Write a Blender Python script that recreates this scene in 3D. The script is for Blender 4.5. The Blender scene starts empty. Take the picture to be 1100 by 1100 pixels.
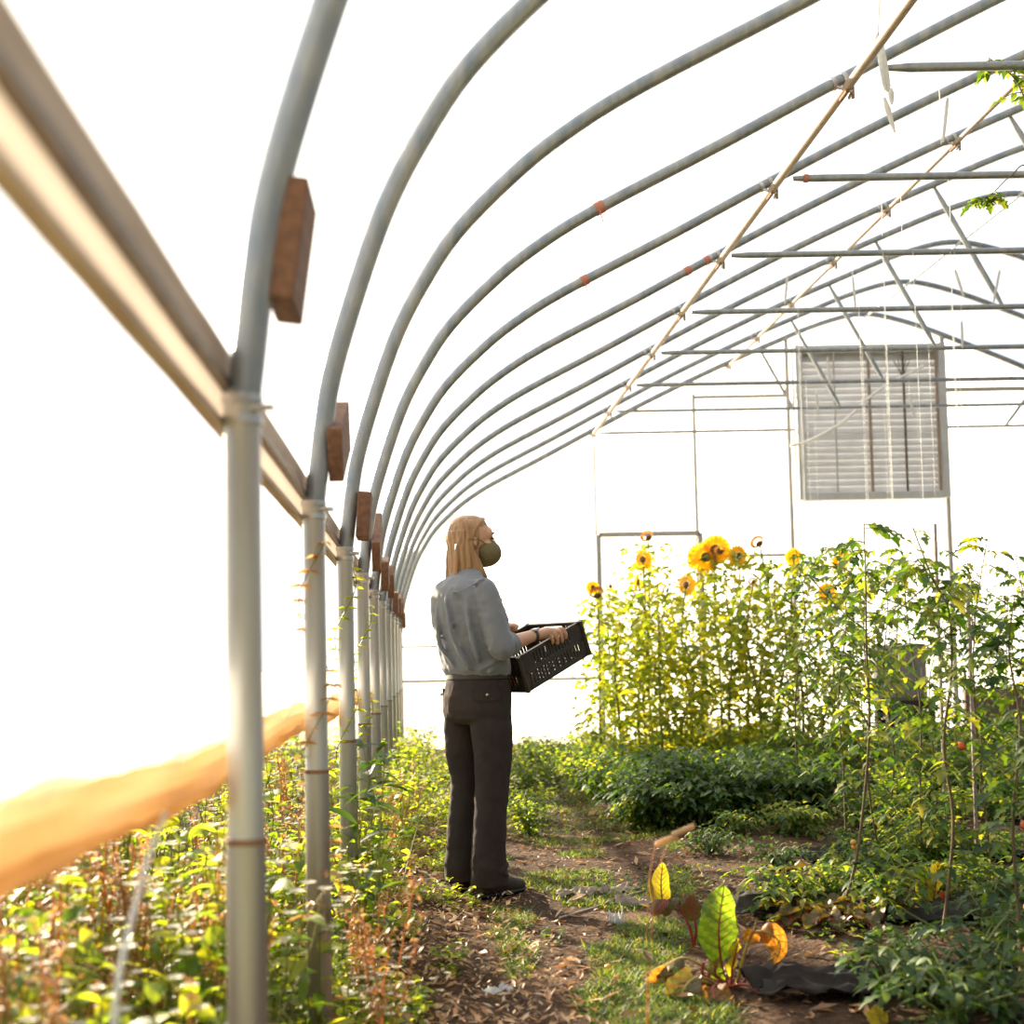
import bpy, math, random
from mathutils import Vector as V, Matrix, noise
R = random.Random(7)
COL = bpy.context.scene.collection
PI = math.pi
def D(i): return 1.877 * (1 + .65 * i)

# ------------------------------------------------------------------ camera
Fpx = 1250.0
cam_d = bpy.data.cameras.new('camera'); cam = bpy.data.objects.new('camera', cam_d); COL.objects.link(cam)
cam_d.sensor_width = 36; cam_d.lens = 36 * Fpx / 1100
cam_d.shift_x = 95 / 1100; cam_d.shift_y = 99 / 1100
cam_d.clip_start = .05; cam_d.clip_end = 2000
CM = Matrix.Rotation(math.radians(93), 4, 'X') @ Matrix.Rotation(-.018, 4, 'Z')
cam.matrix_world = Matrix.Translation((0, 0, 1.02)) @ CM
cam_d.dof.use_dof = True; cam_d.dof.focus_distance = 5.3; cam_d.dof.aperture_fstop = 2.4
bpy.context.scene.camera = cam
def ray(px, py): return CM.to_3x3() @ V(((px - 455) / Fpx, (649 - py) / Fpx, -1))
def atY(px, py, Y):
    d = ray(px, py); t = Y / d.y; return V((t * d.x, Y, 1.02 + t * d.z))
def onZ(px, py, Z=0):
    d = ray(px, py); t = (Z - 1.02) / d.z; return V((t * d.x, t * d.y, Z))

# ------------------------------------------------------------------ materials
def newmat(name):
    m = bpy.data.materials.new(name); m.use_nodes = True; nt = m.node_tree; nt.nodes.clear()
    return m, nt, nt.nodes, nt.links
def M(name, c1, c2=None, rough=.6, metal=0., scale=8, bump=0., stretch=(1, 1, 1), detail=4, spec=.5, sheen=0):
    m, nt, N, L = newmat(name)
    out = N.new('ShaderNodeOutputMaterial'); b = N.new('ShaderNodeBsdfPrincipled')
    b.inputs['Roughness'].default_value = rough; b.inputs['Metallic'].default_value = metal
    b.inputs['Specular IOR Level'].default_value = spec
    if sheen: b.inputs['Sheen Weight'].default_value = sheen
    L.new(b.outputs[0], out.inputs[0])
    b.inputs['Base Color'].default_value = (*c1, 1)
    if c2 or bump:
        tc = N.new('ShaderNodeTexCoord'); mp = N.new('ShaderNodeMapping'); mp.inputs['Scale'].default_value = stretch
        nz = N.new('ShaderNodeTexNoise'); nz.inputs['Scale'].default_value = scale; nz.inputs['Detail'].default_value = detail
        L.new(tc.outputs['Object'], mp.inputs[0]); L.new(mp.outputs[0], nz.inputs['Vector'])
    if c2:
        cr = N.new('ShaderNodeValToRGB'); cr.color_ramp.elements[0].position = .35; cr.color_ramp.elements[1].position = .68
        cr.color_ramp.elements[0].color = (*c1, 1); cr.color_ramp.elements[1].color = (*c2, 1)
        L.new(nz.outputs['Fac'], cr.inputs[0]); L.new(cr.outputs[0], b.inputs['Base Color'])
    if bump:
        bp = N.new('ShaderNodeBump'); bp.inputs['Strength'].default_value = bump; bp.inputs['Distance'].default_value = .01
        L.new(nz.outputs['Fac'], bp.inputs['Height']); L.new(bp.outputs[0], b.inputs['Normal'])
    return m
def leafmat(name, cols, tr=.5, boost=1.6, rough=.5, tint=(1.15, 1, .35)):
    m, nt, N, L = newmat(name)
    out = N.new('ShaderNodeOutputMaterial'); b = N.new('ShaderNodeBsdfPrincipled'); t = N.new('ShaderNodeBsdfTranslucent')
    mx = N.new('ShaderNodeMixShader'); mx.inputs[0].default_value = tr
    at = N.new('ShaderNodeAttribute'); at.attribute_name = 'rnd'
    cr = N.new('ShaderNodeValToRGB'); el = cr.color_ramp.elements
    while len(el) < len(cols): el.new(.5)
    for i, c in enumerate(cols): el[i].position = i / (len(cols) - 1); el[i].color = (*c, 1)
    mu = N.new('ShaderNodeMix'); mu.data_type = 'RGBA'; mu.blend_type = 'MULTIPLY'; mu.inputs[0].default_value = 1
    mu.inputs[7].default_value = (boost * tint[0], boost * tint[1], boost * tint[2], 1); mu.clamp_result = True
    L.new(at.outputs['Fac'], cr.inputs[0]); L.new(cr.outputs[0], b.inputs['Base Color']); L.new(cr.outputs[0], mu.inputs[6])
    L.new(mu.outputs[2], t.inputs[0]); b.inputs['Roughness'].default_value = rough
    L.new(b.outputs[0], mx.inputs[1]); L.new(t.outputs[0], mx.inputs[2]); L.new(mx.outputs[0], out.inputs[0])
    return m
def filmmat(name, clear, col=(.95, .95, .95), gloss=.0):
    m, nt, N, L = newmat(name)
    out = N.new('ShaderNodeOutputMaterial'); tp = N.new('ShaderNodeBsdfTransparent'); t = N.new('ShaderNodeBsdfTranslucent')
    t.inputs[0].default_value = (*col, 1); mx = N.new('ShaderNodeMixShader')
    tc = N.new('ShaderNodeTexCoord'); mp = N.new('ShaderNodeMapping'); mp.inputs['Scale'].default_value = (1.2, 6, 1.2)
    nz = N.new('ShaderNodeTexNoise'); nz.inputs['Scale'].default_value = 2.5; nz.inputs['Detail'].default_value = 5
    mr = N.new('ShaderNodeMapRange'); mr.inputs['To Min'].default_value = 1 - clear - .1; mr.inputs['To Max'].default_value = 1 - clear + .12
    L.new(tc.outputs['Object'], mp.inputs[0]); L.new(mp.outputs[0], nz.inputs['Vector']); L.new(nz.outputs['Fac'], mr.inputs[0])
    L.new(mr.outputs[0], mx.inputs[0]); L.new(tp.outputs[0], mx.inputs[1]); L.new(t.outputs[0], mx.inputs[2]); L.new(mx.outputs[0], out.inputs[0])
    return m
mt = {}
mt['galv'] = M('galvanised_steel', (.235, .275, .335), (.38, .385, .39), .4, .5, 22, .3, (1, 1, .35), 8)
mt['post'] = M('weathered_galvanised_post', (.42, .42, .41), (.36, .29, .23), .36, .65, 9, .2, (1, 1, .22))
mt['upost'] = M('pale_galvanised_post', (.56, .60, .64), (.44, .38, .32), .4, .5, 11, .25, (1, 1, .16))
mt['tan'] = M('tan_pipe', (.38, .28, .20), (.30, .23, .18), .55, .1, 12, .1)
mt['clamp'] = M('zinc_clamp', (.60, .62, .66), (.42, .40, .38), .35, .7, 30)
mt['rust'] = M('rusty_bolt', (.22, .12, .07), (.35, .2, .12), .8, .2, 40)
mt['redtape'] = M('red_tape', (.55, .12, .06), (.45, .2, .15), .7)
mt['wood'] = M('aged_wood_block', (.22, .105, .06), (.13, .065, .04), .8, 0, 9, .3, (6, .8, 6))
mt['board'] = M('hip_board_wood', (.62, .49, .40), (.46, .34, .26), .8, 0, 7, .3, (6, .6, 6))
mt['channel'] = M('dark_channel', (.12, .09, .07), (.2, .15, .1), .5, .4, 20)
mt['frame'] = M('end_wall_steel', (.42, .42, .42), (.5, .47, .42), .5, .2, 10)
mt['wframe'] = M('louvre_paint', (.62, .63, .66), (.55, .55, .56), .5, 0, 10)
mt['louvre'] = M('louvre_blade', (.62, .64, .68), (.55, .55, .58), .5, 0, 6)
mt['film'] = filmmat('poly_film', .72, (.62, .64, .66))
mt['endfilm'] = filmmat('end_wall_film', .5, (.85, .85, .85))
mt['skirt'] = filmmat('curtain_film', .35, (.98, .95, .9))
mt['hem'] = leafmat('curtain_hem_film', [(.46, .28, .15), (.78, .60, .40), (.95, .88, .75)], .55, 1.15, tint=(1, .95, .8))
mt['paleband'] = leafmat('pale_film_band', [(.70, .65, .60), (.8, .76, .72)], .6, 1.35, tint=(1, 1, 1))
mt['twine'] = M('white_twine', (.85, .85, .83), None, .8)
mt['strip'] = M('white_plastic_strip', (.75, .75, .74), (.62, .6, .58), .5, 0, 30)
mt['soil'] = None
mt['skin'] = M('skin', (.62, .34, .22), (.66, .38, .25), .5, 0, 20)
mt['hair'] = M('light_brown_hair', (.30, .155, .07), (.46, .27, .125), .38, 0, 60, .6, (1, 1, .05), 3)
mt['shirt'] = M('grey_blue_shirt', (.185, .20, .235), (.215, .23, .265), .9, 0, 10, .25, sheen=.3)
mt['pants'] = M('dark_brown_trousers', (.040, .031, .030), (.053, .041, .038), .9, 0, 9, .3, spec=.2)
mt['belt'] = M('belt_leather', (.03, .022, .018), None, .6)
mt['boot'] = M('dark_boot_leather', (.035, .025, .02), (.06, .045, .035), .7, 0, 20)
mt['mask'] = M('olive_face_mask', (.155, .125, .06), (.19, .155, .08), .9, 0, 60, .2)
mt['watch'] = M('dark_watch', (.05, .045, .045), None, .4)
mt['eye'] = M('dark_eye', (.05, .03, .02), None, .3)
mt['brow'] = M('brow_hair', (.22, .11, .05), None, .8)
mt['crate'] = M('dark_plastic_crate', (.030, .022, .018), (.042, .032, .026), .45, 0, 14)
mt['tomr'] = M('ripe_tomato', (.62, .06, .02), (.7, .15, .03), .25, 0, 9)
mt['tomo'] = M('orange_tomato', (.75, .28, .04), (.7, .4, .06), .25, 0, 9)
mt['tomg'] = M('green_tomato', (.25, .34, .07), (.33, .38, .1), .3, 0, 9)
mt['hose'] = M('black_hose', (.015, .014, .013), None, .5)
mt['fabric'] = M('black_ground_fabric', (.014, .011, .010), (.04, .03, .025), .9, 0, 20, .4)
mt['oldwood'] = M('weathered_plank', (.30, .24, .21), (.42, .34, .30), .8, 0, 12, .4, (1, 6, 6))
mt['greybox'] = M('grey_brown_cabinet', (.30, .26, .24), (.26, .22, .2), .6, 0, 5)
mt['darkbox'] = M('dark_crate_wood', (.05, .025, .02), (.07, .035, .03), .8, 0, 8)
mt['paper'] = M('white_scrap', (.7, .7, .68), (.55, .53, .5), .7, 0, 20)
mt['kick'] = M('brown_kick_board', (.26, .16, .11), (.18, .11, .08), .8, 0, 6, .2)
mt['stem'] = leafmat('green_stem', [(.10, .14, .03), (.22, .26, .06), (.30, .28, .10)], .25, 1.2)
mt['bark'] = M('dark_vine_stem', (.10, .065, .035), (.16, .12, .05), .8, 0, 30)
mt['dry'] = leafmat('dry_straw', [(.24, .11, .05), (.48, .27, .12), (.62, .42, .20)], .4, 1.25, tint=(1.15, .95, .6))
mt['weed'] = leafmat('weed_leaf', [(.06, .14, .015), (.16, .26, .025), (.30, .38, .04), (.48, .46, .06)], .62, 2.2)
mt['dark'] = leafmat('dark_leaf', [(.016, .05, .010), (.036, .09, .016), (.08, .14, .022)], .42, 1.9, .45)
mt['toml'] = leafmat('tomato_leaf', [(.022, .065, .010), (.055, .12, .018), (.12, .19, .025), (.30, .30, .05)], .52, 2.2)
mt['sunl'] = leafmat('sunflower_leaf', [(.10, .17, .02), (.22, .28, .03), (.40, .38, .05)], .55, 2.0)
mt['petal'] = leafmat('sunflower_petal', [(.75, .42, .02), (.85, .55, .03)], .5, 1.3)
mt['disc'] = M('sunflower_disc', (.10, .045, .015), (.22, .11, .03), .9, 0, 50, .5)
mt['flower'] = leafmat('pale_blossom', [(.78, .74, .60), (.88, .86, .78)], .5, 1.1, tint=(1, 1, .95))
mt['grass'] = leafmat('grass_blade', [(.04, .10, .012), (.08, .16, .02), (.14, .22, .03), (.34, .30, .09)], .5, 1.9)
mt['chard'] = leafmat('chard_leaf', [(.07, .15, .02), (.16, .25, .03)], .6, 2.1, .35)
mt['chardy'] = leafmat('yellow_chard_leaf', [(.42, .40, .04), (.52, .46, .05)], .6, 1.6, .35)
mt['chardo'] = leafmat('withered_orange_leaf', [(.24, .10, .03), (.40, .20, .04)], .55, 1.5, .5)
mt['chardb'] = leafmat('withered_brown_leaf', [(.07, .08, .025), (.13, .13, .04), (.15, .075, .03)], .4, 1.3, .5)
mt['rib'] = M('red_leaf_stalk', (.28, .03, .035), (.36, .08, .05), .4, 0, 20)
mt['yrib'] = M('yellow_leaf_stalk', (.45, .38, .08), (.40, .2, .06), .4, 0, 20)
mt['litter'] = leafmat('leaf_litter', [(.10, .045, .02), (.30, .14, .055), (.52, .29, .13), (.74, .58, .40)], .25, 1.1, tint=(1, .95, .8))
mt['foxtail'] = leafmat('foxtail_head', [(.62, .46, .28), (.72, .56, .36)], .5, 1.2, tint=(1, .95, .75))

def soilmat():
    m, nt, N, L = newmat('garden_soil')
    out = N.new('ShaderNodeOutputMaterial'); b = N.new('ShaderNodeBsdfPrincipled'); b.inputs['Roughness'].default_value = .95
    b.inputs['Specular IOR Level'].default_value = .15
    tc = N.new('ShaderNodeTexCoord'); n1 = N.new('ShaderNodeTexNoise'); n1.inputs['Scale'].default_value = 3; n1.inputs['Detail'].default_value = 8
    n2 = N.new('ShaderNodeTexNoise'); n2.inputs['Scale'].default_value = 45; n2.inputs['Detail'].default_value = 6
    ad = N.new('ShaderNodeMath'); ad.operation = 'ADD'; ml = N.new('ShaderNodeMath'); ml.operation = 'MULTIPLY'; ml.inputs[1].default_value = .5
    cr = N.new('ShaderNodeValToRGB'); e = cr.color_ramp.elements
    e[0].position = .33; e[0].color = (.022, .013, .008, 1); e[1].position = .68; e[1].color = (.15, .088, .052, 1)
    x = e.new(.5); x.color = (.065, .037, .022, 1)
    bp = N.new('ShaderNodeBump'); bp.inputs['Strength'].default_value = .8; bp.inputs['Distance'].default_value = .02
    L.new(tc.outputs['Object'], n1.inputs['Vector']); L.new(tc.outputs['Object'], n2.inputs['Vector'])
    L.new(n1.outputs['Fac'], ad.inputs[0]); L.new(n2.outputs['Fac'], ad.inputs[1]); L.new(ad.outputs[0], ml.inputs[0]); L.new(ml.outputs[0], cr.inputs[0])
    L.new(cr.outputs[0], b.inputs['Base Color']); L.new(n2.outputs['Fac'], bp.inputs['Height']); L.new(bp.outputs[0], b.inputs['Normal']); L.new(b.outputs[0], out.inputs[0])
    return m
mt['soil'] = soilmat()
mt['field'] = M('pale_dry_field', (.45, .40, .22), (.36, .36, .16), .9, 0, .5)

# ------------------------------------------------------------------ mesh builder
class MB:
    def __init__(s): s.v = []; s.f = []; s.r = []; s.m = []
    def face(s, idx, r=0., m=0): s.f.append(idx); s.r.append(r); s.m.append(m)
    def tube(s, path, rad, n=8, r=0., m=0, cap=True):
        path = [V(p) for p in path]; k = len(path)
        if not hasattr(rad, '__len__'): rad = [rad] * k
        t0 = (path[1] - path[0]).normalized(); u = t0.orthogonal().normalized(); base = len(s.v); pt = t0
        for i, p in enumerate(path):
            a = path[max(i - 1, 0)]; b = path[min(i + 1, k - 1)]; t = (b - a).normalized() if (b - a).length > 1e-9 else pt
            u = (pt.rotation_difference(t) @ u); u = (u - t * u.dot(t)).normalized(); w = t.cross(u); pt = t
            for j in range(n):
                an = 2 * PI * j / n; s.v.append(p + (u * math.cos(an) + w * math.sin(an)) * rad[i])
        for i in range(k - 1):
            for j in range(n):
                a = base + i * n + j; b = base + i * n + (j + 1) % n; s.face((a, b, b + n, a + n), r, m)
        if cap:
            s.face(tuple(base + j for j in range(n - 1, -1, -1)), r, m); s.face(tuple(base + (k - 1) * n + j for j in range(n)), r, m)
    def box(s, c, size, rot=None, r=0., m=0, bev=0):
        c = V(c); hx, hy, hz = [q / 2 for q in size]; b = len(s.v)
        P = [(-1, -1, -1), (1, -1, -1), (1, 1, -1), (-1, 1, -1), (-1, -1, 1), (1, -1, 1), (1, 1, 1), (-1, 1, 1)]
        for p in P:
            q = V((p[0] * hx, p[1] * hy, p[2] * hz)); q = rot @ q if rot else q; s.v.append(c + q)
        for f in [(0, 3, 2, 1), (4, 5, 6, 7), (0, 1, 5, 4), (1, 2, 6, 5), (2, 3, 7, 6), (3, 0, 4, 7)]: s.face(tuple(b + i for i in f), r, m)
    def bar(s, a, b, w, h, up=V((0, 0, 1)), r=0., m=0):
        a = V(a); b = V(b); d = b - a; L = d.length; x = d.normalized(); y = up.cross(x).normalized(); z = x.cross(y)
        rot = Matrix((x, y, z)).transposed(); s.box((a + b) / 2, (L, w, h), rot, r, m)
    def ell(s, c, rad, rot=None, nu=16, nv=10, r=0., m=0, fn=None):
        c = V(c); b = len(s.v)
        def pt(th, ph):
            q = V((rad[0] * math.sin(ph) * math.cos(th), rad[1] * math.sin(ph) * math.sin(th), rad[2] * math.cos(ph)))
            if fn: q = fn(q, th, ph)
            return c + (rot @ q if rot else q)
        s.v.append(pt(0, 0))
        for i in range(1, nv):
            for j in range(nu): s.v.append(pt(2 * PI * j / nu, PI * i / nv))
        s.v.append(pt(0, PI)); e = len(s.v) - 1
        for j in range(nu):
            s.face((b, b + 1 + j, b + 1 + (j + 1) % nu), r, m)
            o = b + 1 + (nv - 2) * nu; s.face((e, o + (j + 1) % nu, o + j), r, m)
        for i in range(nv - 2):
            for j in range(nu):
                a = b + 1 + i * nu + j; q = b + 1 + i * nu + (j + 1) % nu; s.face((a, a + nu, q + nu, q), r, m)
    def loft(s, secs, n=24, r=0., m=0, pw=2.0):
        """secs: (center, vecA, vecB) elliptical sections"""
        b = len(s.v)
        for c, A, B in secs:
            for j in range(n):
                t = 2 * PI * j / n; ca, sa = math.cos(t), math.sin(t)
                k = (abs(ca) ** pw + abs(sa) ** pw) ** (-1 / pw)
                s.v.append(V(c) + A * ca * k + B * sa * k)
        K = len(secs)
        for i in range(K - 1):
            for j in range(n):
                a = b + i * n + j; q = b + i * n + (j + 1) % n; s.face((a, q, q + n, a + n), r, m)
        s.v.append(V(secs[0][0])); s.v.append(V(secs[-1][0])); e0 = len(s.v) - 2; e1 = e0 + 1
        for j in range(n):
            s.face((e0, b + (j + 1) % n, b + j), r, m); s.face((e1, b + (K - 1) * n + j, b + (K - 1) * n + (j + 1) % n), r, m)
    def leaf(s, o, d, n, L, W, prof='ovate', seg=4, droop=.25, fold=.25, wav=0., r=0., m=0):
        o = V(o); d = V(d).normalized(); n = V(n); sd = d.cross(n)
        if sd.length < 1e-4: sd = d.orthogonal()
        sd.normalize(); n = sd.cross(d).normalized(); b = len(s.v)
        for i in range(seg + 1):
            t = i / seg
            if prof == 'ovate': w = math.sin(PI * min(t * 1.0, 1) ** .72)
            elif prof == 'heart': w = (1 - t) ** .6 * min(1, t * 6 + .3) if t < 1 else 0
            elif prof == 'lance': w = math.sin(PI * (t * .92 + .04)) ** .9
            elif prof == 'lobe': w = math.sin(PI * t ** .75) * (1.15 if i % 2 else .55)
            else: w = 1 - t
            if i == seg: w = 0.02
            w *= W / 2
            c = o + d * (L * t * (1 - .12 * droop * t)) - V((0, 0, 1)) * (droop * L * t * t)
            wv = wav * W * math.sin(t * 17 + r * 9)
            s.v.append(c - sd * w + n * (fold * w + wv)); s.v.append(c); s.v.append(c + sd * w + n * (fold * w - wv))
        for i in range(seg):
            a = b + i * 3; s.face((a, a + 1, a + 4, a + 3), r, m); s.face((a + 1, a + 2, a + 5, a + 4), r, m)
    def build(s, name, mats, parent=None, smooth=True):
        me = bpy.data.meshes.new(name); me.from_pydata([tuple(p) for p in s.v], [], s.f)
        if not isinstance(mats, (list, tuple)): mats = [mats]
        for q in mats: me.materials.append(mt[q])
        me.polygons.foreach_set('material_index', s.m)
        a = me.attributes.new('rnd', 'FLOAT', 'FACE'); a.data.foreach_set('value', s.r)
        me.polygons.foreach_set('use_smooth', [smooth] * len(s.f)); me.update()
        if smooth and len(s.f) < 60000: me.set_sharp_from_angle(angle=math.radians(50))
        o = bpy.data.objects.new(name, me); COL.objects.link(o); o.parent = parent
        return o
def tag(o, label=None, cat=None, group=None, kind=None):
    if label: o['label'] = label
    if cat: o['category'] = cat
    if group: o['group'] = group
    if kind: o['kind'] = kind
    return o
def empty(name, loc, label=None, cat=None, group=None):
    e = bpy.data.objects.new(name, None); e.location = loc; e.empty_display_size = .1; COL.objects.link(e)
    return tag(e, label, cat, group)
def kids(o): return [c for c in bpy.data.objects if c.parent == o]
def copy_tree(o, ch, loc, rz, sc, label=None, group=None):
    c = o.copy(); COL.objects.link(c); c.location = loc; c.rotation_euler = (0, 0, rz); c.scale = (sc, sc, sc)
    if label: c['label'] = label
    if group: c['group'] = group
    for k, gs in ch:
        q = k.copy(); COL.objects.link(q); q.parent = c
        for g in gs:
            h = g.copy(); COL.objects.link(h); h.parent = q
    return c
def tree(o): return [(k, kids(k)) for k in kids(o)]
def smooth_path(pts, n=6):
    pts = [V(p) for p in pts]; out = []
    for i in range(len(pts) - 1):
        p0 = pts[max(i - 1, 0)]; p1 = pts[i]; p2 = pts[i + 1]; p3 = pts[min(i + 2, len(pts) - 1)]
        for k in range(n):
            t = k / n
            out.append(.5 * ((2 * p1) + (p2 - p0) * t + (2 * p0 - 5 * p1 + 4 * p2 - p3) * t * t + (3 * p1 - p0 - 3 * p2 + p3) * t ** 3))
    out.append(pts[-1]); return out
def gz(x, y):
    h = .022 * noise.noise(V((x * 1.3, y * 1.3, 0))) + .012 * noise.noise(V((x * 5, y * 5, 3)))
    if x > 1.1: h += min(.05, (x - 1.1) * .1)
    return h

# ------------------------------------------------------------------ setting
mb = MB(); nx, ny = 240, 260; X0, X1, Y0, Y1 = -5., 11.2, .6, 14.9
for j in range(ny + 1):
    for i in range(nx + 1):
        x = X0 + (X1 - X0) * i / nx; y = Y0 + (Y1 - Y0) * j / ny; mb.v.append((x, y, gz(x, y)))
for j in range(ny):
    for i in range(nx):
        a = j * (nx + 1) + i; mb.face((a, a + 1, a + nx + 2, a + nx + 1))
tag(mb.build('floor', 'soil'), 'bare brown garden soil inside the greenhouse', kind='structure')
mb = MB(); mb.box((0, 100, -.35), (700, 700, .5))
tag(mb.build('ground', 'field'), 'pale open field outside the greenhouse', kind='structure')

CX = 5.45
HALF = [(-.29, 1.43), (-.278, 1.53), (-.262, 1.66), (-.235, 1.81), (-.165, 2.04), (-.082, 2.265), (.018, 2.455), (.15, 2.65), (.36, 2.86),
        (.56, 3.02), (.86, 3.205), (1.5, 3.53), (2.1, 3.845), (2.83, 4.215), (3.64, 4.59), (4.3, 4.87), (4.8, 5.07), (5.2, 5.19), (5.45, 5.22)]
PROF = HALF + [(2 * CX - x, z) for x, z in reversed(HALF[:-1])]
def prof_off(o):
    out = []
    for i, (x, z) in enumerate(PROF):
        a = PROF[max(i - 1, 0)]; b = PROF[min(i + 1, len(PROF) - 1)]; t = V((b[0] - a[0], b[1] - a[1])).normalized()
        out.append((x - t.y * o, z + t.x * o))
    return out
def prof_z(X):
    for a, b in zip(PROF[6:], PROF[7:]):
        if a[0] <= X <= b[0]: return a[1] + (b[1] - a[1]) * (X - a[0]) / (b[0] - a[0])
    return 2
ends = D(10)
mb = MB(); po = prof_off(.066); po = po + [(2 * CX + .36, .05)]
YS = [-1.2 + (ends + .12 + 1.2) * k / 40 for k in range(41)]
for k, y in enumerate(YS):
    for x, z in po: mb.v.append((x, y, z + .008 * math.sin(y * 5.1)))
w = len(po)
for k in range(40):
    for j in range(w - 1):
        a = k * w + j; mb.face((a, a + 1, a + w + 1, a + w))
tag(mb.build('ceiling', 'film'), 'clear white plastic roof film over the hoops', kind='structure')
mb = MB(); yE = ends + .12; ring = [(-.356, 0.0)] + prof_off(.066) + [(2 * CX + .356, 0.0)]
for x, z in ring: mb.v.append((x, yE, z))
mb.face(tuple(range(len(ring))))
tag(mb.build('wall_back', 'endfilm', smooth=False), 'white translucent film end wall', kind='structure')

# end wall frame members
def pipe_thing(name, pts, r, mat, label, cat, group=None, n=10):
    o = V(pts[0]); mb = MB(); mb.tube([V(p) - o for p in pts], r, n); ob = mb.build(name, mat); ob.location = o
    return tag(ob, label, cat, group)
yF = ends + .02
TOPZ = lambda x: (4.15 if x < 3 else 5.0)
for x, z0, z1, r, lb in [(3.345, 0, 4.52, .022, 'grey steel end wall upright rising right of the door opening'),
                         (4.50, 0, 4.95, .028, 'grey steel end wall upright under the left edge of the louvred vent'),
                         (6.41, 0, 4.95, .035, 'grey steel end wall upright under the right edge of the louvred vent'),
                         (2.115, 0, 3.9, .014, 'thin grey end wall upright at the left side of the door opening')]:
    pipe_thing('end_wall_post', [(x, yF, 0), (x, yF, z1 - .25 if x < 3.4 else z1)], r, 'frame', lb, 'post', n=8)
mb = MB(); mb.box((0, 0, 1.28), (.06, .05, 2.56)); mb2 = MB(); mb2.box((.62, 0, 2.56), (1.22, .05, .06)); mb3 = MB(); mb3.box((1.235, 0, 1.28), (.06, .05, 2.56))
e = tag(empty('door_frame', (2.135, yF - .03, 0)), 'grey rectangular door frame in the far end wall', 'door frame')
mb.build('jamb', 'frame', e, False); mb2.build('lintel', 'frame', e, False); mb3.build('jamb', 'frame', e, False)
for x0, x1, z, r, lb in [(-.3, 2.1, .825, .018, 'lower horizontal rail of the end wall, left of the door opening'),
                      (-.3, 2.1, 1.243, .013, 'upper thin rail of the end wall behind the person'),
                      (3.345, 4.5, 4.235, .022, 'short grey rail high on the end wall, left of the louvred vent'),
                      (6.41, 9.2, 4.27, .03, 'grey rail high on the end wall, right of the louvred vent'),
                      (3.345, 4.5, 2.28, .02, 'grey rail behind the tall sunflowers')]:
    pipe_thing('end_wall_rail', [(x0, yF, z), (x1, yF, z)], r, 'frame', lb, 'rail', n=8)
mb = MB(); mb.box((8.7, yF - .02, .31), (4.4, .05, .62)); tag(mb.build('baseboard_back', 'kick', None, False), kind='structure')

# louvred vent
e = tag(empty('louvred_vent', (5.46, ends - .08, 2.93)), 'large pale grey louvred vent high in the end wall', 'vent')
Wl, Hl = 1.82, 1.88
for x in (-Wl / 2 + .04, Wl / 2 - .04):
    mb = MB(); mb.box((x, 0, Hl / 2), (.08, .16, Hl)); mb.build('frame_side', 'wframe', e, False)
for z in (.03, Hl - .05):
    mb = MB(); mb.box((0, 0, z), (Wl - .165, .16, .09)); mb.build('frame_rail', 'wframe', e, False)
rt = Matrix.Rotation(math.radians(62), 3, 'X')
for k in range(21):
    mb = MB(); mb.box((0, .02, .1 + (Hl - .2) * (k + .5) / 21), (Wl - .14, .122, .006), rt); mb.build('louvre_blade', 'louvre', e, False)
for x, wd, mm in [(-.02, .03, 'tan'), (.40, .022, 'channel'), (.80, .03, 'tan'), (-.44, .014, 'frame')]:
    mb = MB(); mb.box((x, -.06, Hl / 2), (wd, .02, Hl - .14)); mb.build('linkage_bar', mm, e, False)
mb = MB()
for k in range(5): mb.tube([(.38, -.08, Hl - .42), (.38 + (k - 2) * .05, -.08, Hl - .2)], .005, 5)
mb.build('fan_wire', 'channel', e)

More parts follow.
